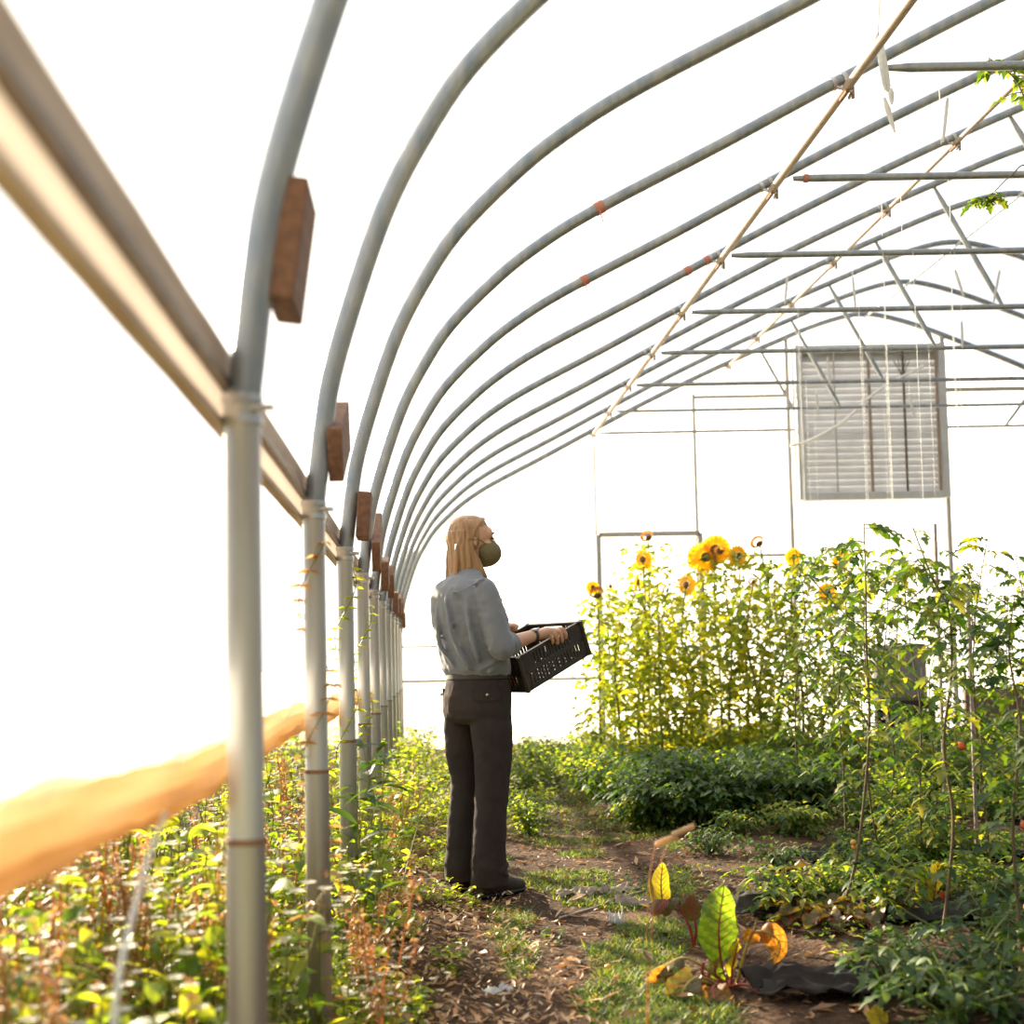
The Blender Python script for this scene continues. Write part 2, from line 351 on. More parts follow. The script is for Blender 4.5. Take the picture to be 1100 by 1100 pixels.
# ------------------------------------------------------------------ hoops
NTH = ['nearest', 'second', 'third', 'fourth', 'fifth', 'sixth', 'seventh', 'eighth', 'ninth', 'tenth', 'farthest']
hp = smooth_path([(x, 0, z) for x, z in PROF], 4)
ties_r = .022
for i in range(11):
    y = D(i); e = tag(empty('greenhouse_hoop', (-.29, y, 0)), f'{NTH[i]} galvanised steel hoop from the camera, rising from the left post row', 'hoop')
    O = V((-.29, 0, 0)); r = .0285 if i < 10 else .034
    mb = MB(); mb.tube([p - O for p in hp], r, 14); mb.build('arch_pipe', 'galv', e)
    for sx in (0, 1):
        x = 0 if sx == 0 else 2 * (CX + .29)
        mb = MB(); mb.tube([(x, 0, -.1), (x, 0, .745)], .0325, 16); mb.build('ground_post', 'post', e)
        if i < 9 or sx == 0:
            mb = MB(); mb.tube([(x, 0, .742), (x, 0, 1.30), (x, 0, 1.45)], [.030, .030, .031], 16); mb.build('upper_post', 'upost', e)
    mb = MB(); mb.tube([(0, 0, .740), (0, 0, .750)], .0335, 16); mb.build('joint_ring', 'rust', e)
    mb = MB()
    for z in (1.415, 1.45): mb.tube([(0, 0, z), (0, 0, z + .013)], .0345, 16)
    mb.tube([(.02, -.02, 1.44), (.055, -.03, 1.437)], .006, 8)
    mb.build('band_clamp', 'clamp', e)
    if i >= 3:
        zt = {3: 3.90, 4: 3.868, 5: 3.84}.get(i, 3.812)
        xl = {3: 2.31, 4: 2.235}.get(i, 2.19)
        mb = MB()
        def flat(p, q, r0):  # pipe with squeezed ends
            p = V(p); q = V(q); d = (q - p); Ln = d.length; u = d / Ln
            mb.tube([p, p + u * .05, p + u * .12, q - u * .12, q - u * .05, q], [r0 * .6, r0 * .75, r0, r0, r0 * .75, r0 * .6], 10)
        flat((xl + .29, .02, zt), (2 * CX - xl + .29, .02, zt), ties_r if i < 9 else .018); mb.build('cross_tie', 'galv', e)
        for (xa, za, xb, zb) in [(4.19, prof_z(4.19), 4.70, zt), (7.62, prof_z(7.62), 7.16, zt)]:
            mb = MB(); flat((xa + .29, .03, za - .02), (xb + .29, .03, zb + .01), .0205); mb.build('strut', 'galv', e)
    # wooden block
for i in range(10):
    y = D(i)
    if i == 0: c, sz, rot = V((-.212, y + .06, 1.722)), (.046, .15, .205), Matrix.Rotation(math.radians(8), 3, 'Y')
    elif i == 1: c, sz, rot = V((-.228, y + .14, 1.655)), (.04, .36, .145), Matrix.Rotation(math.radians(24), 3, 'X')
    elif i == 2: c, sz, rot = V((-.216, y + .02, 1.58)), (.05, .14, .17), Matrix.Rotation(math.radians(4), 3, 'Y')
    elif i == 3: c, sz, rot = V((-.222, y + .15, 1.63)), (.04, .40, .15), Matrix.Rotation(math.radians(28), 3, 'X')
    else: c, sz, rot = V((-.222, y + .06, 1.56 + .04 * (i % 3 - 1))), (.045, .2, .17), Matrix.Rotation(math.radians(6 + 9 * (i % 3)), 3, 'X')
    mb = MB(); mb.box((0, 0, 0), sz, rot); o = mb.build('wood_block', 'wood', None, False); o.location = c
    bv = o.modifiers.new('b', 'BEVEL'); bv.width = .004; bv.segments = 2
    tag(o, f'brown wooden block fixed inside the {NTH[i]} hoop above its post', 'wood block', 'wooden blocks on the hoops')

# purlins with clamps
for x, zz, r, mm, lb, st in [(2.10, 3.782, .023, 'tan', 'long tan roof pipe running away under the hoops, lowest on the left slope', 3),
                             (3.775, 4.595, .018, 'tan', 'long tan roof pipe higher up the left slope', 3),
                             (5.45, 5.16, .014, 'galv', 'grey ridge pipe running along under the hoop peaks', 4)]:
    e = tag(empty('purlin_pipe', (x, 0, zz)), lb, 'pipe')
    mb = MB(); mb.tube([(0, -.5 if x < 3 else 1, 0), (0, ends, 0)], r, 10); mb.build('pipe', mm, e)
    if x < 5:
        for i in range(2, 11):
            yy = D(i); sl = math.atan(.5); t = V((math.cos(sl), 0, math.sin(sl)))
            mb = MB(); cpos = V((-.03, yy, prof_z(x - .03) - zz))
            for q in (-.045, .015): mb.tube([cpos + t * q, cpos + t * (q + .022)], .034, 12)
            mb.tube([cpos + t * -.02 + V((0, -.02, -.03)), V((.02, yy - .03, -.02)), V((.03, yy + .03, -.025))], .008, 6)
            mb.tube([V((-.005, yy - .045, -.026)), V((-.005, yy + .045, -.026))], .010, 8, m=1)
            mb.tube([V((.03, yy - .02, .01)), V((.03, yy - .02, -.05))], .008, 6, m=1)
            mb.build('pipe_clamp', ['clamp', 'rust'], e)
# red tape on hoops
for (i, px, py) in [(3, 643, 223), (5, 762, 284), (5, 740, 294), (4, 628, 302)]:
    p = atY(px, py, D(i)); best = min(range(1, len(hp) - 1), key=lambda k: (V((hp[k].x, hp[k].z)) - V((p.x, p.z))).length)
    t = (hp[best + 1] - hp[best - 1]).normalized(); q = V((hp[best].x, D(i), hp[best].z)); s_ = (p - q).dot(t); q = q + t * s_
    mb = MB(); mb.tube([-t * .022, t * .022], .031, 14); mb.tube([(0, -.03, -.02), (.012, -.035, -.08)], .003, 4)
    o = mb.build('tape_wrap', 'redtape'); o.location = q
    tag(o, {643: 'red tape wrapped round the fourth hoop on its lower slope', 762: 'wide red tape just below the clamp of the sixth hoop', 740: 'narrow red tape left of the wider one on the sixth hoop', 628: 'small red tape on the fifth hoop slope'}[px], 'tape', 'red tape marks on the hoops')

p = atY(877, 189, D(4)); mb = MB(); mb.tube([(-.03, 0, 0), (.0, 0, 0)], .0245, 12); o = mb.build('tape_wrap', 'redtape'); o.location = (2.33, D(4) + .02, 3.868)
tag(o, 'red tape near the left end of the second cross tie from the camera', 'tape', 'red tape marks on the hoops')
# hip board: wood board + film lock channel, along the left side
e = tag(empty('hip_board', (-.332, .2, 1.36)), 'beige side board with dark film channel running along the left posts', 'board')
def strip(y0, y1, zb, zt, x, th, jit, n=60):
    mb = MB()
    for k in range(n + 1):
        y = y0 + (y1 - y0) * (k / n) ** 1.6
        j1 = jit * noise.noise(V((y * 9, 1, 0))); j2 = jit * noise.noise(V((y * 9, 5, 0)))
        for (dx, z) in [(-th / 2, zb + j1), (th / 2, zb + j1), (th / 2, zt + j2), (-th / 2, zt + j2)]: mb.v.append((x + dx, y, z))
    for k in range(n):
        for q in range(4):
            a = k * 4 + q; b2 = k * 4 + (q + 1) % 4; mb.face((a, b2, b2 + 4, a + 4))
    mb.face((0, 1, 2, 3)); mb.face((n * 4 + 3, n * 4 + 2, n * 4 + 1, n * 4)); return mb
strip(.2, 13.8, .1275, .185, 0, .03, .006).build('board', 'board', e, False)
strip(.2, 13.8, .113, .1275, .010, .03, .001).build('film_channel', 'channel', e, False)
strip(.2, 13.8, .066, .113, 0, .018, .006).build('film_edge', 'paleband', e, False)
strip(.2, 13.8, .054, .066, 0, .022, .006).build('lower_batten', 'board', e, False)

# side curtain
e = tag(empty('side_curtain', (-.385, .25, .833)), 'white side curtain film with a rolled orange brown hem, outside the left posts', 'curtain')
mb = MB(); n = 90
for k in range(n + 1):
    y = 13.7 * (k / n) ** 1.5; sag = .012 * math.sin(y * 2.6)
    for q in range(6): mb.v.append((-.01 + .01 * math.sin(y * 6 + q), y, .06 + sag + (.12 - sag) * q / 5 + (.003 * math.sin(y * 9) if q == 5 else 0)))
for k in range(n):
    for q in range(5): a = k * 6 + q; mb.face((a, a + 6, a + 7, a + 1))
mb.build('film_sheet', 'skirt', e)
mb = MB(); m_ = 14; n = 150
for k in range(n + 1):
    y = 13.7 * (k / n) ** 1.5; sag = .012 * math.sin(y * 2.6)
    for q in range(m_):
        a = 2 * PI * q / m_; rr = 1 + .16 * math.cos(a * 5 + 2 * math.sin(y * 1.3)) + .35 * noise.noise(V((math.cos(a) * 1.5, y * 4, math.sin(a) * 1.5))) + .2 * noise.noise(V((math.cos(a) * 4, y * 11, math.sin(a) * 4)))
        mb.v.append((.018 * rr * math.cos(a), y, .022 + sag + .042 * rr * math.sin(a)))
for k in range(n):
    for q in range(m_):
        a = k * m_ + q; b2 = k * m_ + (q + 1) % m_
        mb.face((a, b2, b2 + m_, a + m_), .5 + .35 * math.sin(2 * PI * q / m_) + .55 * noise.noise(V((k * .12, q * .9, 0))))  # backlit upper edge put into the colour, paler towards the top; noise adds streaks
mb.build('rolled_hem', 'hem', e)
p0 = atY(178, 872, 1.62); p1 = atY(150, 955, 1.58); p2 = atY(122, 1110, 1.5)
pipe_thing('curtain_rope', smooth_path([p0, p1, p2, p2 + V((0, .03, -.35))], 6), .0042, 'twine', 'thin pale rope hanging from the side curtain into the weeds', 'rope', n=6)

# ------------------------------------------------------------------ strings and hanging bits
k = 0
strs = [(3, 1012, 0), (4, 945, 0), (4, 966, 0), (4, 1018, 0), (5, 945, 1), (5, 977, 1), (5, 1017, 1), (6, 852, 1), (6, 944, 1), (6, 1016, 1), (7, 851, 1), (7, 919, 1),
        (7, 944, 0), (7, 990, 1), (8, 858, 1), (8, 943, 1), (8, 1022, 1), (9, 866, 1), (9, 940, 1), (9, 975, 1), (6, 917, 1)]
for i, px, full in strs:
    X = atY(px, 200, D(i)).x; z1 = 3.83; z0 = 3.5 if not full else .9
    pipe_thing('twine', [(X, D(i) - .01, z1), (X + .004, D(i) - .01, (z0 + z1) / 2), (X, D(i) - .01, z0)], .0022, 'twine',
               'white plant twine hanging straight down from a roof cross tie', 'twine', 'white twines hanging from the cross ties', 4)
def hang(name, px0, py0, px1, py1, Y, w0, mat, label, cat, group=None, two=False):
    a = atY(px0, py0, Y); b = atY(px1, py1, Y); e = tag(empty(name, a), label, cat, group)
    d = b - a; mb = MB(); mb.loft([(d * t, V((w0 * s_, 0, 0)), V((0, w0 * .35, 0))) for t, s_ in [(0, .5), (.1, .9), (.5, 1), (.9, .8), (1, .35)]], 8)
    mb.build('strip', mat, e); mb = MB(); mb.tube([(0, 0, 0), (0, 0, max(.05, 3.83 - a.z))], .002, 4); mb.build('tie_string', 'twine', e); return e
e = hang('plastic_strip', 943, 38, 954, 98, D(3) - .15, .022, 'strip', 'bundle of white plastic strips hanging beside the nearest roof cross tie', 'plastic strip')
d0 = atY(943, 38, D(3) - .15)
for a_, b_ in [((950, 105), (961, 142)), ((957, 95), (958, 112)), ((946, 60), (951, 97))]:
    a = atY(*a_, D(3) - .16) - d0; b = atY(*b_, D(3) - .16) - d0; mb = MB(); mb.loft([(a + (b - a) * t, V((.015 * s_, 0, 0)), V((0, .006, 0))) for t, s_ in [(0, .4), (.3, 1), (.8, .7), (1, .3)]], 8); mb.build('strip', 'strip', e)
mb = MB(); a = V((0, 0, 0)); b = atY(946, -20, D(3) - .15) - d0; mb.tube([a, b], .004, 6); mb.build('hanging_wire', 'rust', e)
for (a, b, c_, d_, i, lb) in [(1018, 105, 1013, 153, 4, 'thin tan strip hanging beyond the nearest cross tie'), (846, 296, 843, 327, 6, 'small white strip hanging at the left end of a cross tie'),
                          (916, 297, 919, 331, 6, 'small white strip hanging above the vent, left of the middle'), (1026, 290, 1035, 318, 5, 'small slanting pale strip right of the vent'),
                          (1074, 290, 1067, 326, 6, 'pale strip hanging near the right edge'), (1033, 345, 1034, 374, 6, 'thin grey strip hanging on a cross tie right of the vent'),
                          (889, 388, 892, 415, 8, 'white strip hanging before the left half of the vent'), (977, 424, 982, 448, 8, 'white strip hanging before the right half of the vent'),
                          (877, 423, 879, 446, 9, 'short white strip hanging low before the vent')]:
    hang('plastic_strip', a, b, c_, d_, D(i), .011 if i < 8 else .014, 'strip', lb, 'plastic strip', 'pale strips hanging from the cross ties')
pts = [atY(x, y, ends - .35) for x, y in [(849, 479), (870, 473), (900, 457), (915, 445), (930, 430), (955, 412), (992, 393)]]
pipe_thing('hanging_cord', smooth_path(pts, 5), .017, 'twine', 'white twisted cord swagged across the front of the louvred vent', 'cord', n=8)
# ------------------------------------------------------------------ person
HD = math.radians(40)
PF = V((math.cos(HD), math.sin(HD), 0)); PR = V((math.sin(HD), -math.cos(HD), 0)); UP = V((0, 0, 1))
PO = V((.241, 5.29, 0))
def P(f, r, z): return PF * f + PR * r + UP * z          # person frame, relative to PO
def remesh(o, vs, sm=2, smf=.6, dis=None):
    import bmesh
    bm = bmesh.new(); bm.from_mesh(o.data); bmesh.ops.recalc_face_normals(bm, faces=bm.faces); bm.to_mesh(o.data); bm.free()
    md = o.modifiers.new('r', 'REMESH'); md.mode = 'VOXEL'; md.voxel_size = vs; md.use_smooth_shade = True
    s2 = o.modifiers.new('s', 'SMOOTH'); s2.iterations = sm; s2.factor = smf
    if dis:
        for sc_, st in dis:
            tx = bpy.data.textures.new('wr', 'CLOUDS'); tx.noise_scale = sc_; tx.noise_depth = 2
            d = o.modifiers.new('d', 'DISPLACE'); d.texture = tx; d.strength = st; d.mid_level = .5; d.texture_coords = 'LOCAL'
def limb(mb, pts, rad, n=16, sub=5):
    ps = smooth_path(pts, sub); k = len(ps); rr = []
    for i in range(k):
        t = i / (k - 1) * (len(rad) - 1); a = int(min(t, len(rad) - 2)); rr.append(rad[a] + (rad[a + 1] - rad[a]) * (t - a))
    mb.tube(ps, rr, n); mb.ell(ps[0], (rr[0],) * 3, None, 12, 8); mb.ell(ps[-1], (rr[-1],) * 3, None, 12, 8)
person = empty('person', PO, 'person in olive face mask, grey blue shirt and dark trousers, holding a crate', 'person')
LEAN = [(.97, 0), (1.05, -.015), (1.15, -.045), (1.25, -.075), (1.35, -.092), (1.40, -.09), (1.45, -.075)]
def lx(z):
    if z <= .97: return 0
    for (a, b), (c, d) in zip(LEAN, LEAN[1:]):
        if z <= c: return b + (d - b) * (z - a) / (c - a)
    return LEAN[-1][1]
HC = V((-.012, .01, 1.585))      # head centre in world axes relative to PO
HH = math.radians(12); HF = V((math.cos(HH), math.sin(HH), 0)); HR = V((math.sin(HH), -math.cos(HH), 0))
def Hd(f, r, z): return HC + HF * f + HR * r + UP * z
hrot = Matrix((HF, -HR, UP)).transposed()
b = MB()
# head
b.ell(Hd(-.012, 0, .025), (.098, .076, .088), hrot, 24, 16)
b.ell(Hd(.03, 0, -.035), (.066, .058, .085), hrot, 20, 14)
b.ell(Hd(.052, 0, -.085), (.036, .034, .03), hrot, 14, 10)           # chin
b.ell(Hd(.066, 0, .03), (.028, .055, .04), hrot, 16, 10)             # brow / forehead
b.tube([Hd(.088, 0, .012), Hd(.104, 0, -.012), Hd(.112, 0, -.03)], [.009, .011, .014], 10)   # nose
b.ell(Hd(.108, 0, -.032), (.014, .016, .011), hrot, 12, 8)
b.ell(Hd(.088, 0, -.062), (.014, .024, .008), hrot, 12, 8)           # lips
for s_ in (1, -1):
    b.ell(Hd(-.012, s_ * .076, -.012), (.016, .008, .030), hrot, 12, 8)     # ears
    b.ell(Hd(.058, s_ * .042, -.022), (.028, .02, .022), hrot, 12, 8)       # cheek
# neck, trunk
limb(b, [Hd(-.02, 0, -.06), P(-.055, 0, 1.44), P(-.085, 0, 1.36)], [.052, .050, .045])
b.loft([(P(lx(z), 0, z), PF * d, PR * w_) for z, d, w_ in [(.80, .09, .13), (.90, .105, .15), (1.0, .095, .13), (1.1, .09, .125), (1.22, .10, .14), (1.30, .09, .135), (1.35, .06, .11), (1.39, .045, .06)]], 24)
SHR, ELR, WRR = P(-.085, .148, 1.345), P(-.055, .215, 1.095), P(.175, .195, 1.150)
SHL, ELL, WRL = P(-.075, -.125, 1.34), P(.06, -.235, 1.12), P(.29, -.20, 1.195)
limb(b, [SHR, SHR.lerp(ELR, .5), ELR], [.034, .040, .036]); limb(b, [ELR, ELR.lerp(WRR, .4), WRR], [.038, .036, .0245])
limb(b, [SHL, SHL.lerp(ELL, .5), ELL], [.034, .040, .036]); limb(b, [ELL, ELL.lerp(WRL, .4), WRL], [.038, .036, .0245])
for s_ in (1, -1):
    limb(b, [P(-.005, s_ * .085, .85), P(-.015, s_ * .09, .46), P(-.045, s_ * .095, .10)], [.078, .05, .035])
# hands: crate rim line
CT = math.radians(22)
CF = PF * math.cos(CT) + UP * math.sin(CT); CU = -PF * math.sin(CT) + UP * math.cos(CT)      # crate long axis / crate up
RIM = P(.496, .175, 1.218)                                                                # near right top corner
def rimp(t, side=1): return RIM - CF * t - (PR * .35 if side < 0 else V((0, 0, 0)))      # along rim from the far (front) end
def hand(wr, side, t0):
    out = PR * side; k0 = rimp(t0 - .045, side) - CF * .0 + CU * .022; k1 = rimp(t0 + .04, side) + CU * .022     # knuckle line above rim
    cen = (k0 + k1) / 2
    # palm: loft from wrist to knuckles
    mid = wr.lerp(cen, .5)
    ax = (cen - wr).normalized()
    b.loft([(wr, UP * .021, out * .026), (wr.lerp(cen, .3), UP * .024, out * .030), (wr.lerp(cen, .7) + UP * .004, CU * .024 + CF * .012, out * .030), (cen + ax * .025 + UP * .002, CU * .017 + CF * .016, out * .030)], 16, pw=2.4)
    LN = [.052, .060, .056, .044]; RD = [.0095, .0100, .0095, .0085]
    for q in range(4):
        base = k0.lerp(k1, q / 3) + out * (.012 - .002 * q)
        # fingers run over the rim and down its outer face
        p1 = base + out * .018 + CF * .014 + CU * -.002; p2 = p1 + out * .004 + CF * .008 - CU * LN[q] * .55; p3 = p2 - out * .009 - CU * LN[q] * .40 + CF * .002
        b.tube(smooth_path([base - CF * .02 - out * .012, base, p1, p2, p3], 4), [RD[q] * x for x in ([1.15] * 5 + [1.08] * 4 + [1.0] * 4 + [.92] * 3 + [.8])], 10)
        b.ell(p3, (RD[q] * .82,) * 3, None, 8, 6)
    th = wr.lerp(cen, .45) - out * .022
    q1 = th - out * .012 + CF * .03 + CU * -.004; q2 = q1 + CF * .03 - CU * .012 + out * .004; q3 = q2 + CF * .022 - CU * .010 + out * .004
    b.tube(smooth_path([th, q1, q2, q3], 4), [.0155] * 4 + [.0135] * 4 + [.0115] * 4 + [.010], 10); b.ell(q3, (.010,) * 3, None, 8, 6)
hand(WRR, 1, .215); hand(WRL, -1, .12)
body = b.build('body', 'skin', person); remesh(body, .0045, 2, .5)
# eyes, brows
for s_ in (1, -1):
    mb = MB(); mb.ell(Hd(.0795, s_ * .031, .012), (.011, .013, .0085), hrot, 12, 8); mb.build('eye', 'eye', person)
    mb = MB(); mb.tube([Hd(.082, s_ * .048, .030), Hd(.093, s_ * .030, .036), Hd(.094, s_ * .014, .032)], .0042, 6); mb.build('eyebrow', 'brow', person)
    mb = MB(); mb.tube([Hd(.086, s_ * .044, .010), Hd(.094, s_ * .032, .006)], .0025, 6); mb.build('eyelash', 'brow', person)
# face mask
mb = MB()
def mfn(q, th, ph):
    if q.x < -.04: q.x = -.04 + (q.x + .04) * .25
    return q
mb.ell(Hd(.058, 0, -.055), (.076, .077, .064), hrot, 28, 18, fn=mfn)
mk = mb.build('face_mask', 'mask', person)
for s_ in (1, -1):
    mb = MB(); mb.tube(smooth_path([Hd(.045, s_ * .070, -.022), Hd(.01, s_ * .086, -.002), Hd(-.02, s_ * .086, -.005)], 5), .0022, 6)
    mb.tube(smooth_path([Hd(.040, s_ * .068, -.088), Hd(.01, s_ * .085, -.05), Hd(-.02, s_ * .086, -.02)], 5), .0022, 6); mb.build('ear_loop', 'mask', mk)
# hair: cap + fall
mb = MB()
def ridge(q, th, ph):
    k = 1 + .018 * math.sin(th * 26) * math.sin(ph) + .012 * math.sin(th * 11 + 1)
    return V((q.x * k, q.y * k, q.z))
def inface(p):    # face opening test in head frame
    return None
mb.ell(Hd(-.034, 0, .024), (.092, .086, .094), hrot, 64, 24, fn=ridge)
mb.ell(Hd(-.008, 0, .062), (.078, .070, .058), hrot, 40, 16, fn=ridge)
secs = []
for z, cf, a_, w_ in [(.04, -.052, .072, .086), (-.02, -.056, .060, .090), (-.06, -.056, .056, .091), (-.10, -.052, .060, .091), (-.135, -.054, .058, .088), (-.165, -.062, .050, .080), (-.195, -.082, .032, .062), (-.215, -.090, .014, .035)]:
    secs.append((Hd(cf, 0, z), HF * a_, HR * w_))
n = 64; base = len(mb.v)
for (c, A, B) in secs:
    for j in range(n):
        t = 2 * PI * j / n; k = 1 + .035 * math.sin(t * 17 + c.z * 6) + .02 * math.sin(t * 31)
        mb.v.append(c + A * math.cos(t) * k + B * math.sin(t) * k)
for i in range(len(secs) - 1):
    for j in range(n): a = base + i * n + j; q = base + i * n + (j + 1) % n; mb.face((a, a + n, q + n, q))
mb.face(tuple(base + j for j in range(n))); mb.face(tuple(base + (len(secs) - 1) * n + j for j in range(n - 1, -1, -1)))
mb.ell(Hd(-.05, 0, -.03), (.06, .082, .09), hrot, 24, 14)
# loose locks falling in front of the shoulder and down the back
for s_ in (1, -1):
    for (f0, f1, zz, rr) in [(-.024, .050, -.195, .008), (-.026, .034, -.185, .010), (-.030, .018, -.18, .012), (-.026, -.002, -.178, .013), (-.045, -.03, -.182, .013), (-.068, -.07, -.20, .013), (-.09, -.105, -.222, .012)]:
        mb.tube(smooth_path([Hd(f0 * .6, s_ * .070, .05), Hd(f0, s_ * .080, -.03), Hd((f0 + f1) / 2, s_ * .083, -.11), Hd(f1, s_ * .075, zz)], 5), [rr * .8] * 5 + [rr] * 5 + [rr * .9] * 4 + [rr * .6, rr * .25], 8)
hair = mb.build('hair', 'hair', person); remesh(hair, .0035, 1, .4)
# part line / fringe swept back from forehead
mb = MB()
for s_ in (1, -1):
    for k in range(7):
        f = k / 6; mb.tube(smooth_path([Hd(.052 - .06 * f, s_ * .006, .100 + .010 * f), Hd(.030 - .05 * f, s_ * .050, .088), Hd(-.006 - .035 * f, s_ * .076, .045), Hd(-.026 - .02 * f, s_ * .084, -.005)], 5), [.010] * 10 + [.008] * 5 + [.005], 8)
hf = mb.build('hair_fringe', 'hair', person); remesh(hf, .0035, 1, .4)
# shirt
mb = MB()
mb.loft([(P(lx(z) + dx, 0, z), PF * d, PR * w_) for z, d, w_, dx in
    [(.955, .108, .150, .0), (.975, .124, .165, 0), (1.0, .134, .172, -.004), (1.05, .138, .175, -.006), (1.12, .134, .172, -.006), (1.2, .130, .176, -.004), (1.28, .122, .174, 0), (1.33, .112, .168, 0), (1.365, .100, .150, 0), (1.395, .084, .122, .006), (1.42, .068, .092, .014), (1.44, .058, .068, .02)]], 40, pw=2.15)
def sleeve(S, E_, W_, k):
    limb(mb, [S + UP * .0, S.lerp(E_, .5), E_], [.058, .063, .058], 20)
    mb.tube([E_.lerp(W_, -.05), E_.lerp(W_, .28)], [.056, .050], 20)
sleeve(SHR, ELR, WRR, 1); sleeve(SHL, ELL, WRL, -1)
# wrinkle ridges across back, elbow and waist
for (a, c, d, rr) in [(P(-.20, .02, 1.33), P(-.205, .06, 1.15), P(-.13, .10, .99), .012), (P(-.19, -.05, 1.30), P(-.20, -.03, 1.12), P(-.135, .02, 1.0), .011), (P(-.16, .115, 1.33), P(-.165, .13, 1.2), P(-.12, .14, 1.03), .012),
                      (P(-.205, .06, 1.34), P(-.19, .12, 1.345), P(-.11, .175, 1.40), .006), (P(.0, .17, 1.10), P(-.05, .175, 1.04), P(-.10, .13, 1.0), .010), (P(.07, .12, 1.0), P(.0, .165, 1.02), P(-.08, .15, .985), .010)]:
    mb.tube(smooth_path([a, c, d], 6), [rr * .4] + [rr] * 11 + [rr * .4], 8)
for (o, r0) in [(.30, .064), (.48, .063), (.78, .062), (.92, .064)]:
    c = SHR.lerp(ELR, o); ax = (ELR - SHR).normalized(); ax = (ax + PF * .45).normalized(); u = ax.orthogonal().normalized(); w2 = ax.cross(u)
    mb.tube([c + (u * math.cos(t) + w2 * math.sin(t)) * r0 for t in [2 * PI * k / 20 for k in range(13)]], .007, 6)
shirt = mb.build('shirt', 'shirt', person); remesh(shirt, .006, 3, .6, [(.09, .016), (.03, .005)])
mb = MB()
for S_, E_, W_ in ((SHR, ELR, WRR), (SHL, ELL, WRL)):
    mb = MB(); ax = (W_ - E_).normalized(); c = E_ + (W_ - E_) * .26; mb.tube([c - ax * .022, c - ax * .020, c + ax * .012, c + ax * .014], [.050, .0535, .0525, .048], 24); mb.build('rolled_cuff', 'shirt', shirt)
mb = MB(); mb.loft([(P(-.070, 0, 1.418), PF * .070, PR * .084), (P(-.062, 0, 1.436), PF * .062, PR * .070), (P(-.054, 0, 1.45), PF * .057, PR * .062)], 28); mb.build('collar', 'shirt', shirt)
# trousers
mb = MB()
mb.loft([(P(dx, 0, z), PF * d, PR * w_) for z, d, w_, dx in [(.985, .112, .146, 0), (.94, .122, .160, -.003), (.88, .128, .172, -.008), (.82, .126, .174, -.01), (.78, .120, .170, -.008), (.755, .10, .15, -.006)]], 36, pw=2.2)
for s_, kf in ((1, 0), (-1, .02)):
    c0 = .090
    for_ = [(.84, -.008, .095, .080, c0 - .008), (.74, -.006, .100, .083, c0), (.62, -.006, .090, .078, c0 + .004), (.48, -.012 + kf, .080, .070, c0 + .005), (.36, -.030 + kf, .076, .068, c0 + .006), (.22, -.045 + kf, .078, .070, c0 + .006), (.10, -.048 + kf, .086, .073, c0 + .006), (.045, -.045 + kf, .092, .075, c0 + .006)]
    mb.loft([(P(dx, s_ * cr, z), PF * a, PR * bb) for z, dx, a, bb, cr in for_], 28, pw=2.15)
    for (z0, f0, r0, z1, f1, r1, w_) in [(.70, .08, .05, .62, -.05, .085, .008), (.60, .07, .06, .66, -.06, .07, .007), (.47, .06, .06, .42, -.07, .06, .009), (.42, .05, .06, .46, -.08, .05, .008), (.14, .03, .075, .10, -.10, .06, .010), (.09, .03, .078, .13, -.10, .06, .009)]:
        mb.tube(smooth_path([P(f0 + kf, s_ * (c0 + r0 * .6), z0), P((f0 + f1) / 2 + kf, s_ * (c0 + r0), (z0 + z1) / 2), P(f1 + kf, s_ * (c0 + r1 * .4), z1)], 5), [w_ * .4] + [w_] * 9 + [w_ * .4], 8)
tr = mb.build('trousers', 'pants', person); remesh(tr, .006, 2, .6, [(.10, .012), (.035, .004)])
mb = MB(); c = [(P(0, 0, z), PF * (.122 + q), PR * (.157 + q)) for z, q in [(.955, 0), (.957, .004), (.982, .003), (.984, 0)]]; mb.loft(c, 36, pw=2.2); mb.build('belt', 'belt', tr)
def onhip(ang, z, off): 
    return P(-.006 + (.128 + off) * math.cos(ang), (.172 + off) * math.sin(ang), z)
for a0, a1 in ((100, 150), (-140, -108)):   # back pocket flaps
    mb = MB(); q = []
    for k in range(9):
        a = math.radians(a0 + (a1 - a0) * k / 8); dz = .012 * math.sin(PI * k / 8)
        mb.v += [onhip(a, .915, .006), onhip(a, .915, .010), onhip(a, .870 - dz, .010), onhip(a, .870 - dz, .006)]
    for k in range(8):
        for j in range(4): x = k * 4 + j; y2 = k * 4 + (j + 1) % 4; mb.face((x, y2, y2 + 4, x + 4))
    mb.face((3, 2, 1, 0)); mb.face((32, 33, 34, 35))
    fl = mb.build('pocket_flap', 'pants', tr, False); a = math.radians((a0 + a1) / 2); mb = MB(); mb.ell(onhip(a, .888, .016), (.007,) * 3, None, 10, 8); mb.build('button', 'clamp', fl)
